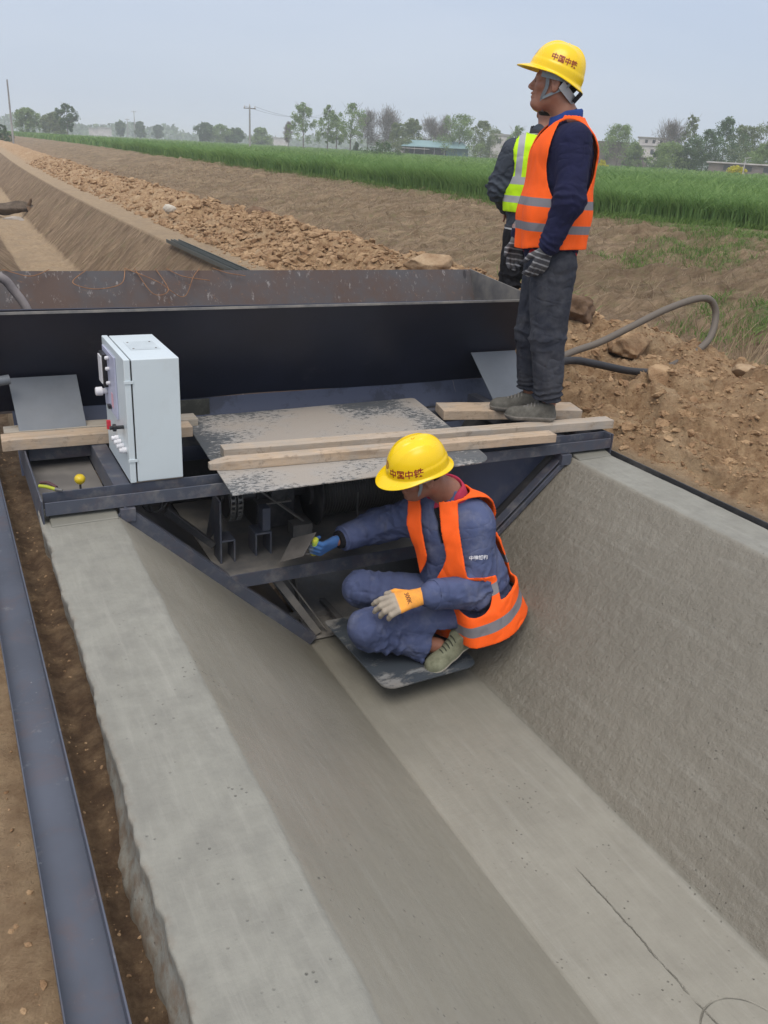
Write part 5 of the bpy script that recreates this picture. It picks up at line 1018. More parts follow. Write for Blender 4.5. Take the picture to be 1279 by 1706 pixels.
def shoe(name, toe_dir, heel, up, m, parent, L=.262, bend=0.0, w=1.0):
    """heel: world point under the heel on the ground"""
    M = frame(toe_dir, up); c = np.array(heel)
    def P_(x, y, z): return c + x * M[0] + y * M[1] + z * M[2]
    lo = c - .36; hi = c + .36; F = Field(lo, hi, .0055)
    F.cone(P_(.040, 0, .030), P_(.13, .002, .030), .036 * w, .036 * w, .02); F.cone(P_(.13, .002, .028), P_(L - .05, .0, .026), .040 * w, .044 * w, .02, flat=M[2], fs=.78); F.ell(P_(L - .055, 0, .026), (.055, .045 * w, .034), .02, M)
    F.cone(P_(.045, 0, .04), P_(.055, 0, .095), .038, .040, .02); F.cone(P_(.06, 0, .075), P_(.17, 0, .035), .034, .030, .025)
    g = F.pts(); z = (g - c) @ M[2]; F.F = np.maximum(F.F, -(z - .001)).astype(np.float32)
    F.F = np.maximum(F.F, ((z - .098)).astype(np.float32)); x_ = (g - c) @ M[0]
    V, Q = F.mesh(); V = relax(V, Q, 1); zz = (V - c) @ M[2]; N = vnormals(V, Q); flare = sstep(.026, .022, zz) * .0035; V = V + N * flare[:, None]
    o = npmesh(name, V, Q, m, parent, attrs={'sole': sstep(.030, .018, zz)})
    m2 = MB()
    for k in range(5):
        x0 = .095 + .018 * k; z0 = .101 - .0078 * k; m2.tube([P_(x0, -.024, z0 - .018), P_(x0 + .002, -.012, z0 - .001), P_(x0 + .004, 0, z0 + .002), P_(x0 + .006, .012, z0 - .001), P_(x0 + .008, .024, z0 - .018)], .0032, 6)
    m2.build('laces', M_DUSTY if m is M_SHOE else M_SHOE_L, o, 0, smooth=True); return o
M_SHOE_L = simple('dark_green_laces', (.05, .055, .035), rough=.9)
# ================================================================== the standing worker
def worker_standing():
    B = V3(2.70, 3.58, .16); Fd = nrm((-.88, .475, 0)); M = np.array([Fd, np.cross((0, 0, 1), Fd), (0, 0, 1.)])
    def w(x, y, z): return B + x * M[0] + y * M[1] + z * M[2]
    T = empty('person', tuple(B), 'standing worker in yellow helmet and orange vest on the planks, looking left', 'person')
    HM = frame(M[0] * .97 - M[1] * .22 + V3(0, 0, .10), V3(0, 0, 1) - M[0] * .05); hc = w(.042, 0, 1.575)
    # body: one continuous figure
    F = Field(w(-.02, 0, 0) - V3(.52, .52, .02), w(-.02, 0, 0) + V3(.5, .5, 1.80), .0055)
    F.cone(w(-.03, 0, .80), w(-.03, 0, 1.05), .11, .12, .05, flat=M[1], fs=1.2); F.cone(w(-.03, 0, 1.05), w(-.045, 0, 1.33), .11, .11, .05, flat=M[1], fs=1.3)
    head_prims(F, hc, HM, w(-.035, 0, 1.42), .055)
    for s_ in (-1, 1):
        F.path([w(-.045, s_ * .13, 1.34), w(-.05, s_ * (.21 if s_ > 0 else .20), 1.10), w(.012 if s_ > 0 else .09, s_ * .19, .875)], [.045, .034, .024], .03)
        F.path([w(-.033, s_ * .09, .80), w(-.045 if s_ > 0 else .0, s_ * .092, .42), w(-.105 if s_ > 0 else -.03, s_ * .10, .09)], [.07, .05, .035], .03)
    V, Q = F.mesh(); V = relax(V, Q, 1, .4); body = npmesh('body', V, Q, M_SKIN, T)
    eyes(hc, HM, body)
    def h(x, y, z): return hc + x * HM[0] + y * HM[1] + z * HM[2]
    G = Field(hc - .16, hc + .16, .005); G.ell(h(-.014, 0, .032), (.100, .0805, .094), .01, HM); G.ell(h(.075, 0, .0), (.075, .2, .2), .01, HM, 'd'); G.ell(h(-.02, 0, -.10), (.10, .2, .055), .01, HM, 'd'); G.ell(h(-.004, 0, -.012), (.024, .2, .040), .008, HM, 'd')
    V, Q = G.mesh(); npmesh('hair', V, Q, M_HAIR, T)
    hM = frame(HM[0] + .20 * HM[2], HM[2] - .20 * HM[0]); c_ = h(.008, 0, .032)
    hel = helmet(c_, hM, T, .127, .104, .127); helmet_print(hel, c_, hM, T, 1, 104, .062, .031, -.02)
    def k(x, y, z): return c_ + x * hM[0] + y * hM[1] + z * hM[2]
    for s_ in (-1, 1):
        strap([k(.030, s_ * .092, .004), h(.030, s_ * .074, -.02), h(.042, s_ * .058, -.065), h(.040, s_ * .028, -.112), h(.034, 0, -.122)], .016, .002, M_STRAP, T, side=HM[0])
        strap([k(-.085, s_ * .078, .0), h(-.060, s_ * .076, -.01), h(.010, s_ * .074, -.052), h(.040, s_ * .060, -.070)], .012, .002, M_STRAP, T, side=HM[2])
    pts = [k(math.cos(a) * .112, math.sin(a) * .092, -.012 - .012 * math.cos(a)) for a in np.linspace(math.radians(62), math.radians(298), 16)]; strap(pts, .022, .003, M_STRAP, T, 'headband', side=hM[2])
    pts = [k(-.05 - .075 * math.sin(t), .095 - .095 * t / 1.57 * 1.0, -.030 - .040 * math.sin(t)) for t in np.linspace(0, 1.57, 8)]; strap(pts, .036, .003, M_PAD, T, 'nape_pad', side=hM[2])
    pts = [k(-.132, y, -.046 - abs(y) * .1) for y in np.linspace(-.045, .045, 6)]; strap(pts, .05, .012, M_BLKC, T, 'nape_ratchet', side=hM[2] - .4 * hM[0])
    # jersey: torso and both sleeves
    el, wr, sh = w(-.052, .235, 1.085), w(.010, .205, .885), w(-.052, .165, 1.335)
    elr, wrr, shr = w(.0, -.235, 1.10), w(.105, -.175, .90), w(-.04, -.165, 1.33)
    def torso(F, o=0.0, k_=.05, low=.86):
        F.cone(w(-.028, 0, low), w(-.028, 0, 1.02), .137 + o, .140 + o, k_, flat=M[1], fs=1.22); F.cone(w(-.028, 0, 1.02), w(-.034, 0, 1.26), .140 + o, .142 + o, k_, flat=M[1], fs=1.27)
        F.cone(w(-.04, -.09, 1.315), w(-.04, .09, 1.315), .088 + o, .088 + o, k_, flat=M[2], fs=.95); F.cone(w(-.034, 0, 1.34), w(-.028, 0, 1.43), .085 + o, .062 + o, .05)
    F = Field(w(0, 0, .80) - V3(.45, .45, 0), w(0, 0, 1.5) + V3(.45, .45, 0), .006); torso(F, 0, low=.87)
    F.path([sh, el, wr], [.080, .068, .052], .04); F.path([shr, elr, wrr], [.082, .066, .050], .04)
    F.ell(hc - V3(0, 0, .155) + Fd * -.01, (.058, .060, .09), .01, op='d')
    garment('jersey', F, M_NAVY, T, [(el, el - sh, .06, .004, .045), (wr, wr - el, .05, .004, .03)], .004, 3)
    # collar
    cv_ = []
    for i in range(40):
        a = 2 * math.pi * i / 40; fr_ = math.cos(a); cv_.append((a, fr_))
    nu = 40; rows = []
    for (dr, dz) in ((.000, -.035), (.006, .0), (.004, .028), (-.002, .036), (-.006, .028), (-.002, -.02)):
        rows.append([w(-.030 + math.cos(a) * (.066 + dr + .010 * max(0, fr_)), math.sin(a) * (.068 + dr), 1.430 + dz - .030 * max(0, fr_) ** 1.5 + (.012 * max(0, -fr_))) for a, fr_ in cv_])
    npmesh('collar', np.array(rows).reshape(-1, 3), grid_faces(len(rows), nu, False, True), M_BLUEC, T)
    # hi-vis vest: a thin shell round the torso
    F = Field(w(0, 0, .80) - V3(.36, .36, 0), w(0, 0, 1.52) + V3(.36, .36, 0), .0045); torso(F, .020, .05, low=.84); F2 = Field(w(0, 0, .80) - V3(.36, .36, 0), w(0, 0, 1.52) + V3(.36, .36, 0), .0045); torso(F2, .012, .05, low=.84)
    g = F.pts() - B; x, y, z = g @ M[0], g @ M[1], g @ M[2]; D = np.maximum(F.F, -F2.F)
    hem = .862 - .02 * sstep(.05, .14, x); D = np.maximum(D, hem - z)
    hole = (np.sqrt(((x + .055) / .118) ** 2 + ((z - 1.250) / .205) ** 2) - 1) * .12; hole = np.maximum(hole, .098 - np.abs(y)); D = np.maximum(D, -hole)
    neck = np.sqrt((x + .03) ** 2 + y ** 2 * .9 + ((z - 1.46) * 1.0) ** 2) - .083; D = np.maximum(D, -neck)
    vcut = np.maximum(np.abs(y) - np.clip((z - 1.22) * .40, 0, 1) - .004, -x - .0); D = np.maximum(D, -np.maximum(vcut, .9 - z))
    F.F = D.astype(np.float32)
    def band(V):
        q = V - B; z = q @ M[2]; x = q @ M[0]; zz = z + .02 * (x < -.05) * 0 - .05 * np.minimum(x, 0) * .6
        return np.maximum(np.clip(.5 + (.019 - np.abs(zz - 1.066)) / .006, 0, 1), np.clip(.5 + (.019 - np.abs(zz - .955)) / .006, 0, 1))
    V, Q = F.mesh(); V = relax(V, Q, 2); dist = fbm(V * np.array([9, 9, 3.5]) + 4, 3) - .5; N = vnormals(V, Q)
    side_ = np.sign(((V - B) @ M[0] + .03)); out = nrm_rows((V - B - np.outer((V - B) @ M[2], M[2])) + .03 * M[0]); q_ = V - B; lower = sstep(1.15, .86, q_ @ M[2])
    V = V + out * (dist * .022 + lower * (.012 + .012 * np.sin(np.arctan2(q_ @ M[1], q_ @ M[0]) * 7 + 2)) * .8)[:, None]
    npmesh('safety_vest', V, Q, M_ORANGE, T, attrs={'band': band(V)})
    m = MB(); m.slab([w(-.155, .15, .86), w(-.02, .185, .86), w(-.02, .182, .80), w(-.15, .15, .80)], .004, M[1]); 
    # trousers
    F = Field(w(0, 0, 0) - V3(.36, .36, -.03), w(0, 0, .95) + V3(.36, .36, 0), .006); F.cone(w(-.035, 0, .90), w(-.035, 0, .80), .118, .128, .04, flat=M[1], fs=1.22)
    kn, kf = w(-.055, .092, .43), w(-.002, -.092, .42); an, af = w(-.095, .098, .135), w(-.035, -.098, .135)
    F.path([w(-.040, .085, .78), kn, an], [.112, .088, .074], .022, flat=M[1], fs=.92); F.path([w(-.03, -.085, .78), kf, af], [.112, .086, .072], .022, flat=M[1], fs=.92)
    g = F.pts() - B; F.F = np.maximum(F.F, (.108 + .02 * (g @ M[0] + .05) - g @ M[2])).astype(np.float32)
    garment('trousers', F, M_JEANS, T, [(kn, kn - an, .08, .004, .07), (kf, kf - af, .08, .004, .07), (an, an - kn, .045, .008, .030), (af, af - kf, .045, .008, .030), (w(-.04, .085, .74), (0, 0, 1), .06, .003, .06)], .0055, 11, st=(10, 10, 3.2))
    m = MB(); m.path = None
    m = MB(); pts = [w(-.062 - .008 * math.sin(t * 3), .199 - .03 * t, .78 - .62 * t) for t in np.linspace(0, 1, 12)]
    shoe('shoe', M[0], w(-.150, .100, .002), (0, 0, 1), M_SHOE, T); 
    shoe('shoe', nrm(M[0] * .99 + M[1] * .10), w(-.085, -.098, -.003), (0, 0, 1), M_SHOE, T)
    # gloves
    M_G1 = glove_mat('striped_work_glove', (.16, .155, .155), (.045, .045, .052), (62, (.26, .26, .27)), (.03, .05), .5)
    for (w0, d, nb, th, lab) in ((w(.012, .205, .888), M[0] * .30 - V3(0, 0, 1) + M[1] * -.05, M[1] * .9 + M[0] * -.3, 1, 0), (w(.112, -.172, .895), M[0] * .10 - V3(0, 0, 1) + M[1] * .10, -M[1] * .9 + M[0] * .2, -1, 1)):
        d = nrm(d); n_ = nrm(nb - np.dot(nb, d) * d); ts = np.cross(n_, d) ; ts = ts if np.dot(ts, M[0]) > 0 else -ts; MM = np.array([d, ts, n_])
        F = Field(w0 - .24, w0 + .24, .004); hand(F, w0 + d * .02, MM, 1, [(.45, .55, .3), (.5, .6, .35), (.55, .65, .4), (.6, .7, .4)], (.7, .5), .05, 1.04, 1.18); F.cone(w0 - d * .035, w0 + d * .03, .040, .034, .01, flat=n_, fs=.85)
        V, Q = F.mesh(); V = relax(V, Q, 1); N = vnormals(V, Q); npmesh('glove', V, Q, M_G1, T, attrs={'reach': 4 * ((V - w0) @ d)})
        m = MB(); a_ = w0 - d * .046; m.tube([w0 - d * .044, w0 - d * .030, w0 - d * .008], [.0405, .042, .039], 20); m.build('glove_cuff', cloth('glove_cuff', (.30, .29, .29), (.42, .12, .06), sc=18), T, .002, smooth=True)
    m = MB(); F = Field(w(0, 0, .78) - V3(.26, .26, 0), w(0, 0, .88) + V3(.26, .26, 0), .006)
    torso(F, -.004, .05, low=.82); g = F.pts() - B; F.F = np.maximum(np.maximum(F.F, .825 - g @ M[2] - .0 * g[..., 0]), -(.835 - 0 - g @ M[2]) * 0 + (g @ M[2] - .875)).astype(np.float32)
    garment('red_shirt_hem', F, M_RED, T, (), .003, 5)
    return T
worker_standing()

# ================================================================== the crouching worker
def worker_crouching():
    nk, ch, wa, pv = V3(1.872, 2.975, .050), V3(1.915, 2.965, -.14), V3(1.975, 2.93, -.34), V3(2.035, 2.90, -.50)
    S = nrm(V3(.69, -.72, .05)); UP = nrm(nk - pv); Fd = nrm(np.cross(S, UP)) * 1.0
    if Fd[0] > 0: Fd = -Fd
    T = empty('person', (1.85, 2.95, -.69), 'crouching worker in yellow helmet, blue workwear and orange vest, smoothing concrete with a trowel', 'person')
    Ls, Rs = V3(1.965, 2.86, -.090), V3(1.775, 3.08, -.10); Le, Lw = V3(1.955, 2.79, -.365), V3(1.715, 2.755, -.320); Re, Rw = V3(1.685, 3.27, -.215), V3(1.470, 3.225, -.235)
    Lh, Rh = pv + S * .085, pv - S * .085; Lk, La = V3(1.485, 2.91, -.520), V3(1.80, 2.81, -.625); Rk, Ra = V3(1.565, 3.14, -.455), V3(1.80, 3.12, -.62)
    hc = V3(1.728, 2.955, .165); HM = frame(V3(-.74, -.10, -.72) + 0, V3(-.60, -.22, .78)); HM = frame(nrm(V3(-.92, .20, -.34)), V3(-.35, -.10, .9))
    def h(x, y, z): return hc + x * HM[0] + y * HM[1] + z * HM[2]
    F = Field(V3(1.28, 2.50, -.74), V3(2.30, 3.40, .42), .0055)
    F.path([nk, ch, wa, pv], [.055, .09, .09, .075], .05, flat=S, fs=1.2); head_prims(F, hc, HM, nk, .054)
    F.path([Ls, Le, Lw - nrm(Le - Lw) * .03], [.045, .036, .026], .03); F.path([Rs, Re, Rw], [.045, .036, .025], .03); F.path([Lh - Fd * -.04, Lk, La], [.055, .045, .036], .03); F.path([Rh - Fd * -.04, Rk, Ra], [.055, .045, .036], .03)
    V, Q = F.mesh(); V = relax(V, Q, 1, .4); body = npmesh('body', V, Q, M_SKIN2, T); eyes(hc, HM, body)
    G = Field(hc - .16, hc + .16, .005); G.ell(h(-.014, 0, .032), (.101, .0815, .095), .01, HM); G.ell(h(.075, 0, .0), (.075, .2, .2), .01, HM, 'd'); G.ell(h(.0, 0, -.105), (.14, .2, .055), .01, HM, 'd'); G.ell(h(-.004, 0, -.012), (.024, .2, .040), .008, HM, 'd'); V, Q = G.mesh(); npmesh('hair', V, Q, M_HAIR, T)
    hM = frame(HM[0] + .02 * HM[2], HM[2]); c_ = h(.008, 0, .030); hel = helmet(c_, hM, T, .132, .108, .130); helmet_print(hel, c_, hM, T, 1, 47, .038, .036, .0)
    def k(x, y, z): return c_ + x * hM[0] + y * hM[1] + z * hM[2]
    pts = [k(math.cos(a) * .112, math.sin(a) * .092, -.012) for a in np.linspace(math.radians(60), math.radians(300), 16)]; strap(pts, .026, .003, M_PAD, T, 'headband', side=hM[2])
    for s_ in (-1, 1): strap([k(.030, s_ * .092, .004), h(.030, s_ * .074, -.02), h(.042, s_ * .058, -.065), h(.040, s_ * .028, -.112), h(.034, 0, -.122)], .014, .002, M_STRAP, T, side=HM[0])
    # jacket
    def torso(F, o=0., k_=.05, e=0.):
        F.cone(ch, wa, .135 + o, .140 + o, k_, flat=S, fs=1.36); F.cone(wa, pv - UP * e, .140 + o, .150 + o, k_, flat=S, fs=1.26); F.cone(ch + UP * .075 - S * .10 - Fd * .015, ch + UP * .075 + S * .10 - Fd * .015, .092 + o, .092 + o, k_); F.cone(ch + UP * .08, nk, .10 + o, .070 + o, .05)
    F = Field(V3(1.40, 2.55, -.72), V3(2.30, 3.42, .16), .006); torso(F)
    F.path([Ls, Le, Lw], [.088, .080, .062], .035); F.path([Rs, Re, Rw + (Re - Rw) * .32], [.086, .074, .062], .035)
    g = F.pts(); zz = (g - nk) @ UP; F.F = np.maximum(F.F, zz - .015).astype(np.float32)
    # open front below the throat
    q = g - (ch + UP * .12 + Fd * .10); fr_ = np.maximum(np.abs(q @ S + .244 * (q @ UP)) - .010 - np.clip((q @ UP + .03) * .35, 0, .1), -(q @ UP) - .12); F.F = np.maximum(F.F, -np.maximum(fr_, -(q @ Fd) - .035)).astype(np.float32)
    J = [(Le, Le - Ls, .07, .005, .06), (Le, Lw - Le, .07, .005, .05), (Re, Rw - Re, .09, .006, .05), (Rs, Re - Rs, .08, .004, .06)]
    jk = garment('work_jacket', F, M_WORK, T, J, .0045, 21, st=(9, 9, 5))
    m = MB(); d = nrm(Lw - Le); m.tube([Lw - d * .035, Lw + d * .006, Lw + d * .009, Lw + d * .002], [.069, .066, .060, .056], 26); m.build('sleeve_cuff', M_WORK, T, .002, smooth=True)
    m = MB(); d = nrm(Rw - Re); c0 = Rw - d * .035; m.tube([c0 - d * .05, c0, c0 + d * .004, c0 + d * .001], [.060, .061, .056, .05], 26); m.build('sleeve_cuff', M_WORK, T, .002, smooth=True)
    m = MB(); m.tube([c0 - d * .01, c0 + d * .028, c0 + d * .030], [.046, .040, .034], 22); m.build('inner_cuff', M_BLKC, T, .002, smooth=True)
    m = MB(); d = nrm(Lw - Le); m.tube([Lw - d * .01, Lw + d * .03], [.044, .037], 22); m.build('inner_cuff', M_BLKC, T, .002, smooth=True)
    # black shirt showing in the opening, crimson collar
    F = Field(V3(1.6, 2.7, -.55), V3(2.15, 3.2, .16), .006); F.cone(ch + UP * .02, wa, .118, .12, .04, flat=S, fs=1.25); F.cone(ch + UP * .08, nk - UP * .01, .088, .062, .04); garment('shirt', F, M_BLKC, T, (), .003, 8)
    rows = []; nu = 44
    for (dr, dz) in ((.012, -.060), (.016, -.03), (.010, .018), (.002, .034), (-.004, .03), (.004, -.04)):
        row = []
        for i in range(nu):
            a = 2 * math.pi * i / nu; fr_ = math.cos(a); gap = max(0, fr_) ** 3; row.append(nk + Fd * (math.cos(a) * (.066 + dr) - .006) + S * (math.sin(a) * (.070 + dr + .01)) + UP * (dz * (1 - .35 * gap) - .055 * gap + .018 * max(0, -fr_)))
        rows.append(row)
    npmesh('collar', np.array(rows).reshape(-1, 3), grid_faces(len(rows), nu, False, True), M_CRIM, T)
    # vest
    a0, a1 = V3(1.45, 2.5, -.72), V3(2.35, 3.3, .16)
    def full(o):
        F_ = Field(a0, a1, .0048); torso(F_, o, .05, .06); F_.path([Ls, Le * .5 + Ls * .5], [.088 + o, .084 + o], .035); F_.path([Rs, Re * .5 + Rs * .5], [.086 + o, .080 + o], .035); return F_
    F = full(.023); F2 = full(.013); F3 = Field(a0, a1, .0048); F3.path([Ls * .45 + Le * .55, Le, Lw], [.078, .074, .060], .02); F3.path([Rs * .55 + Re * .45, Re, Rw], [.078, .070, .060], .02)
    g = F.pts() - pv; x, y, z = g @ Fd, g @ S, g @ UP; y = y + .244 * z; D = np.maximum(F.F, -F2.F); D = np.maximum(D, -F3.F); D = np.maximum(D, np.minimum(np.maximum(y - .165, -y - .150), z - .10) * 1.0)
    H_ = float((nk - pv) @ UP); D = np.maximum(D, -.072 - z)
    sx_ = float((Ls - pv) @ Fd); hole = (np.sqrt(((x - sx_ - .035) / .165) ** 2 + ((z - (H_ - .205)) / .175) ** 2) - 1) * .11; hole = np.maximum(hole, .068 - y); D = np.maximum(D, -hole)
    neck = np.sqrt((g - (nk - pv) - UP * .02) @ Fd * ((g - (nk - pv)) @ Fd) + y ** 2 * .8 + (z - H_ - .03) ** 2) - .095; neck = np.sqrt(((g - (nk - pv)) @ Fd) ** 2 + y ** 2 * .8 + (z - H_ - .03) ** 2) - .098; D = np.maximum(D, -neck)
    op = np.maximum(np.abs(y + .048 + .11 * sstep(.36, .15, z) + .06 * sstep(.15, 0, z)) - .042, -(g - (ch - pv)) @ Fd + .02); D = np.maximum(D, -op); F.F = D.astype(np.float32)
    def band(V):
        q = V - pv; z = q @ UP + .10 * (q @ Fd)
        return np.maximum(np.clip(.5 + (.022 - np.abs(z - .165)) / .006, 0, 1), np.clip(.5 + (.024 - np.abs(z - .020)) / .006, 0, 1))
    V, Q = F.mesh(); V = relax(V, Q, 3); q = V - pv; rad = q - np.outer(q @ UP, UP); out = nrm_rows(rad); low = sstep(.16, -.08, q @ UP); di = fbm(V * 8 + 9, 3) - .5
    bk = sstep(.0, -.12, q @ Fd)
    yy_ = q @ S + .244 * (q @ UP); hipf = sstep(.20, .02, q @ UP) * sstep(-.06, .06, yy_) * sstep(-.06, .08, q @ Fd)
    V = V + out * ((di + .28) * .022 + low * .018)[:, None] + np.outer(hipf, Fd * .075 + UP * .0) + np.outer(low * bk * .03, -UP) - np.outer(low * bk, Fd) * .02
    npmesh('safety_vest', V, Q, M_ORANGE, T, attrs={'band': band(q + pv)})
    # trousers
    F = Field(V3(1.33, 2.62, -.74), V3(2.28, 3.35, -.25), .006); F.cone(Lh - Fd * .02, Rh - Fd * .02, .115, .115, .05); F.path([Lh - Fd * .02, Lh * .5 + Lk * .5, Lk], [.100, .094, .086], .022); F.path([Rh, Rk], [.115, .083], .03)
    F.path([Lk + V3(.012, 0, -.035), La - nrm(La - Lk) * .03], [.076, .066], .010); F.path([Rk, Ra], [.080, .068], .02)
    F.cone(La - nrm(La - Lk) * .10, La + V3(-.07, -.01, -.05), .062, .030, .03)
    g = F.pts(); F.F = np.maximum(F.F, -.683 - g[..., 2]); d = nrm(La - Lk); qa = g - (La - d * .055); pl_ = qa @ d; ax_ = np.sqrt(np.maximum((qa ** 2).sum(-1) - pl_ ** 2, 0)); F.F = np.maximum(F.F, np.minimum(pl_, .105 - ax_)).astype(np.float32)
    J = [(Lk + V3(.09, 0, 0), Lk - Lh, .10, .005, .055), (Lk + V3(.10, 0, -.05), La - Lk, .09, .006, .05), (Rk + V3(.09, 0, 0), Rk - Rh, .10, .005, .055)]
    garment('work_trousers', F, M_WORK, T, J, .0060, 33, st=(3.5, 11, 11))
    shoe('shoe', nrm(V3(-.225, -.045, -.085)), V3(1.965, 2.795, -.622), nrm(V3(-.34, -.12, .93)), M_SHOE2, T); shoe('shoe', nrm(V3(-.97, .2, -.02)), V3(1.90, 3.10, -.688), (0, 0, 1), M_SHOE2, T)
    # left glove on the knee
    MG = glove_mat('orange_knit_glove', (.86, .36, .055), (.36, .31, .25), None, (.098, .104), .3); d = nrm(V3(-1, .10, -.16)); nb = nrm(V3(-.10, -.62, .78)); nb = nrm(nb - np.dot(nb, d) * d); ts = np.cross(nb, d); ts = ts if ts[2] > 0 or ts[1] > 0 else -ts; MM = np.array([d, ts, nb]); w0 = V3(1.655, 2.765, -.325)
    F = Field(w0 - .26, w0 + .26, .004); hand(F, w0 + d * .012, MM, 1, [(.35, .55, .3), (.45, .6, .35), (.5, .65, .4), (.55, .7, .4)], (.55, .3), .08, 1.16, 1.22); F.cone(w0 - d * .03, w0 + d * .02, .037, .034, .012, flat=nb, fs=.85)
    V, Q = F.mesh(); V = relax(V, Q, 1); gl = npmesh('glove', V, Q, MG, T, attrs={'reach': 4 * ((V - w0) @ d)})
    decal('300K', w0 + d * .055 + nb * .02 + ts * .002, ts * -1, d * -1 if np.dot(np.cross(-ts, -d), nb) > 0 else d, .024, gl, M_TEXTB, gl)
    # right glove gripping the trowel
    MB_ = glove_mat('blue_knit_glove', (.045, .14, .36), (.40, .42, .38), None, (.10, .12), .3); g0 = V3(1.352, 3.195, -.262)
    d = nrm(g0 - Rw); hx = nrm(V3(-.15, .35, -.92)); nb = nrm(np.cross(hx, d)); nb = nb if nb[1] < 0 else -nb; ts = np.cross(nb, d); MM = np.array([d, ts, nb]); w0 = Rw + d * .015
    F = Field(w0 - .24, w0 + .24, .004); tips = hand(F, w0 - d * .01, MM, 1, [(.9, 1.2, .7), (1.0, 1.25, .7), (1.0, 1.3, .7), (1.05, 1.3, .7)], (.5, .6), .04, .98, 1.2); V, Q = F.mesh(); V = relax(V, Q, 1); npmesh('glove', V, Q, MB_, T, attrs={'reach': 4 * ((V - w0) @ d)})
    bt = bvh_of(jk); c0 = Ls * .55 + Le * .45; dirc = nrm(V3(-.35, -.85, .35)); u = nrm(V3(.84, -.40, .10)); u = nrm(u - np.dot(u, dirc) * dirc); v = np.cross(dirc, u)
    decal('\u4e2d\u5efa\u94a2\u6784', c0 + dirc * .09 + v * .0, u, v, .021, bt, M_TEXTW, jk, weight=.02)
    TR = empty('trowel', tuple(g0), 'steel trowel with a yellow green handle in the crouching worker\'s blue glove', 'trowel')
    hp_ = w0 + d * .088 - nb * .030; m = MB(); m.tube([hp_ - ts * .052, hp_ - ts * .046, hp_ + ts * .05, hp_ + ts * .056], [.012, .0165, .0165, .012], 16); m.build('handle', simple('lime_handle', (.30, .55, .10), (.70, .62, .05), 30, .4, 0), TR, 0, smooth=True)
    P1, P2, P3_, P4 = at(527, 887, 3.20), at(505, 927, 3.17), at(466, 937, 3.27), at(486, 897, 3.31); m = MB(); m.slab([P1, P2, P3_, P4], .002); m.build('blade', M_SHEETB, TR, .0005)
    mid = (P1 + P2) / 2; m = MB(); m.tube(spline([hp_ - ts * .03, hp_ - ts * .03 + d * .035, mid + (P3_ - mid) * .2]), .004, 8); m.tube(spline([hp_ + ts * .03, hp_ + ts * .03 + d * .035, mid + (P3_ - mid) * .3]), .004, 8); m.build('tang', M_DUSTY, TR, 0, smooth=True)
    return T
M_SHEETB = steel('trowel_blade', (.13, .12, .11), dust=(.24, .22, .2), dusty=.7, lo=.35, hi=.6)
worker_crouching()

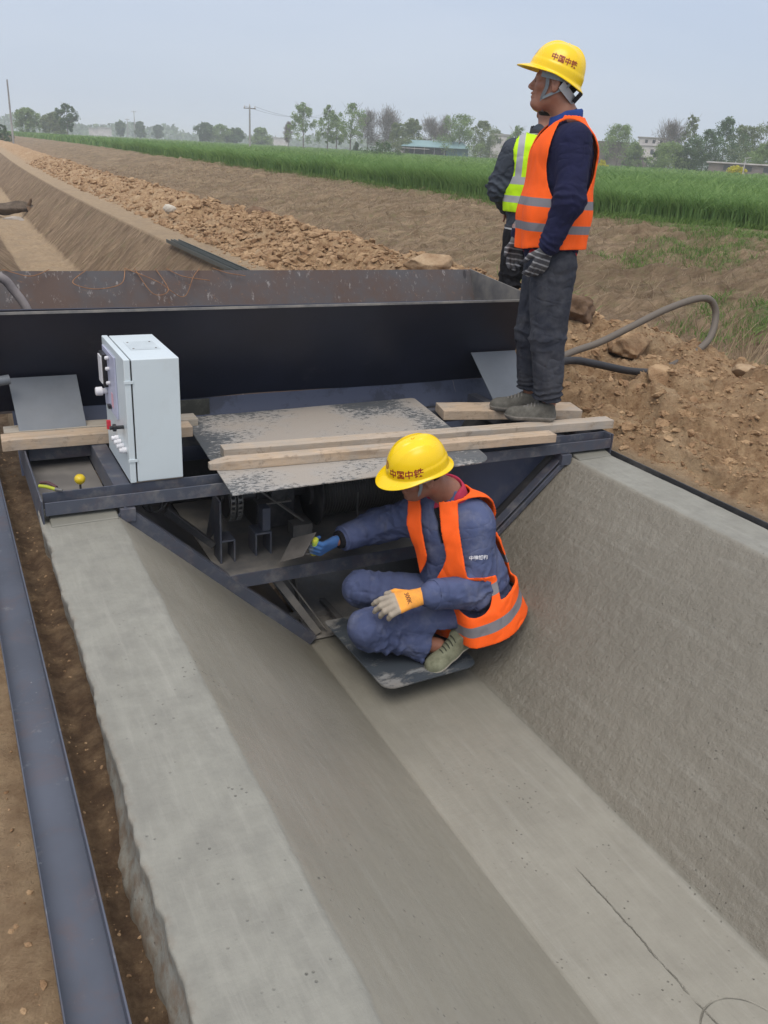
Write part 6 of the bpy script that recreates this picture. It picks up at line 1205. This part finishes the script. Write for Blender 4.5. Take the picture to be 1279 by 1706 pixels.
# ================================================================== the worker in the yellow vest, further off
def worker_behind():
    B = V3(3.80, 5.24, float(ground_z(3.86, 5.2, False)) + .03); Fd = nrm((.60, .80, 0)); M = np.array([Fd, np.cross((0, 0, 1), Fd), (0, 0, 1.)])
    def w(x, y, z): return B + x * M[0] + y * M[1] + z * M[2]
    T = empty('person', tuple(B), 'worker in lime yellow vest and slate jacket behind the standing worker, back turned', 'person')
    hc = w(.03, -.045, 1.60); HM = frame(Fd + V3(0, 0, -.12), (0, 0, 1))
    F = Field(w(0, 0, 0) - V3(.5, .5, .02), w(0, 0, 1.8) + V3(.5, .5, 0), .008); head_prims(F, hc, HM, w(-.03, -.01, 1.42)); F.cone(w(-.02, 0, .85), w(-.02, 0, 1.35), .11, .12, .05, flat=M[1], fs=1.25)
    El, Wl, Sh = w(-.02, .245, 1.10), w(.14, .19, .98), w(-.03, .17, 1.34); Er, Wr, Sr = w(-.02, -.245, 1.10), w(.14, -.19, .98), w(-.03, -.17, 1.34)
    F.path([Sh, El, Wl], [.045, .034, .026], .03); F.path([Sr, Er, Wr], [.045, .034, .026], .03)
    for s_ in (-1, 1): F.path([w(-.02, s_ * .09, .84), w(.0, s_ * .1, .45), w(-.02, s_ * .11, .08)], [.07, .05, .036], .03)
    V, Q = F.mesh(); npmesh('body', V, Q, M_SKIN, T)
    G = Field(hc - .16, hc + .16, .006); G.ell(hc + .03 * HM[2] - .012 * HM[0], (.101, .082, .095), .01, HM); G.ell(hc + .08 * HM[0], (.075, .2, .2), .01, HM, 'd'); V, Q = G.mesh(); npmesh('hair', V, Q, M_HAIR, T)
    c_ = hc + .034 * HM[2] + .008 * HM[0]; helmet(c_, HM, T)
    def torso(F, o=0., low=.86): F.cone(w(-.02, 0, low), w(-.02, 0, 1.30), .135 + o, .145 + o, .05, flat=M[1], fs=1.28); F.cone(w(-.03, -.10, 1.335), w(-.03, .10, 1.335), .085 + o, .085 + o, .05); F.cone(w(-.03, 0, 1.36), w(-.025, 0, 1.46), .085 + o, .064 + o, .04)
    F = Field(w(0, 0, .78) - V3(.45, .45, 0), w(0, 0, 1.52) + V3(.45, .45, 0), .007); torso(F); F.path([Sh, El, Wl], [.085, .074, .058], .04); F.path([Sr, Er, Wr], [.085, .074, .058], .04)
    garment('jacket', F, M_GREYJ, T, [(El, El - Sh, .08, .012, .05), (Er, Er - Sr, .08, .012, .05), (El, Wl - El, .08, .01, .05)], .006, 41)
    s = M_WOOLBAND; F = Field(w(0, 0, .78) - V3(.36, .36, 0), w(0, 0, .90) + V3(.36, .36, 0), .007); torso(F, .004); g = F.pts() - B; F.F = np.maximum(F.F, np.maximum(.80 - g[..., 2], g[..., 2] - .865)).astype(np.float32); V, Q = F.mesh(); npmesh('knit_waistband', V, Q, s, T, attrs={'h': (V - B)[:, 2]})
    F = Field(w(0, 0, 1.38) - V3(.2, .2, 0), w(0, 0, 1.55) + V3(.2, .2, 0), .006); F.cone(w(-.025, 0, 1.40), w(-.02, 0, 1.485), .082, .072, .02); F.cone(w(-.025, 0, 1.50), w(-.02, 0, 1.58), .066, .066, .005, op='d'); V, Q = F.mesh(); npmesh('knit_collar', V, Q, s, T, attrs={'h': (V - B)[:, 2] - 1.442 + .832})
    a0, a1 = w(0, 0, .84) - V3(.36, .36, 0), w(0, 0, 1.56) + V3(.36, .36, 0); F = Field(a0, a1, .0055); torso(F, .022, .9); F2 = Field(a0, a1, .0055); torso(F2, .012, .9); g = F.pts() - B; x, y, z = g @ M[0], g @ M[1], g[..., 2]; D = np.maximum(F.F, -F2.F); D = np.maximum(D, .955 - z)
    hole = (np.sqrt(((x + .03) / .105) ** 2 + ((z - 1.255) / .185) ** 2) - 1) * .12; D = np.maximum(D, -np.maximum(hole, .135 - np.abs(y))); D = np.maximum(D, -(np.sqrt((x + .03) ** 2 + y ** 2 + (z - 1.50) ** 2) - .10)); F.F = D.astype(np.float32)
    def band(V): q = V - B; z = q[:, 2]; y = q @ M[1]; return np.maximum.reduce([np.clip(.5 + (.024 - np.abs(z - 1.16)) / .008, 0, 1), np.clip(.5 + (.022 - np.abs(z - 1.04)) / .008, 0, 1), np.clip(.5 + (.022 - np.abs(np.abs(y) - .115)) / .008, 0, 1) * (z > 1.16)])
    V, Q = F.mesh(); V = relax(V, Q, 2); di = fbm(V * 7 + 3, 3) - .5; V = V + nrm_rows((V - B) * V3(1, 1, 0)) * (di * .025)[:, None]; npmesh('safety_vest', V, Q, M_LIME, T, attrs={'band': band(V)})
    F = Field(w(0, 0, 0) - V3(.32, .32, -.03), w(0, 0, .95) + V3(.32, .32, 0), .008); F.cone(w(-.02, 0, .90), w(-.02, 0, .82), .12, .13, .04, flat=M[1], fs=1.2); L_ = []
    for s_ in (-1, 1): F.path([w(-.02, s_ * .08, .80), w(.0, s_ * .10, .45), w(-.02, s_ * .11, .10)], [.105, .08, .065], .02); L_.append((w(.0, s_ * .1, .45), (0, 0, 1), .1, .01, .06))
    garment('trousers', F, M_BLKC, T, L_, .006, 51)
    for s_ in (-1, 1): shoe('shoe', Fd, w(-.08, s_ * .11, -.02), (0, 0, 1), M_SHOE, T)
    for W_, E_ in ((Wl, El), (Wr, Er)):
        d = nrm(W_ - E_); F = Field(W_ - .2, W_ + .2, .006); hand(F, W_, np.array([d, nrm(np.cross(d, (0, 0, 1))), nrm(np.cross(nrm(np.cross(d, (0, 0, 1))), d))]), 1, [(.5, .6, .3)] * 4); V, Q = F.mesh(); npmesh('hand', V, Q, M_SKIN, T)
    return T
s = NT('striped_knit'); t_ = s.attr('h'); wv = s.math('LESS_THAN', s.math('ABSOLUTE', s.math('SUBTRACT', s.math('ABSOLUTE', s.math('SUBTRACT', t_, .832)), .012)), .0055); s.set(Base_Color=s.mix(wv, (.03, .032, .04), (.5, .5, .5)), Roughness=.9); M_WOOLBAND = s.m
worker_behind()
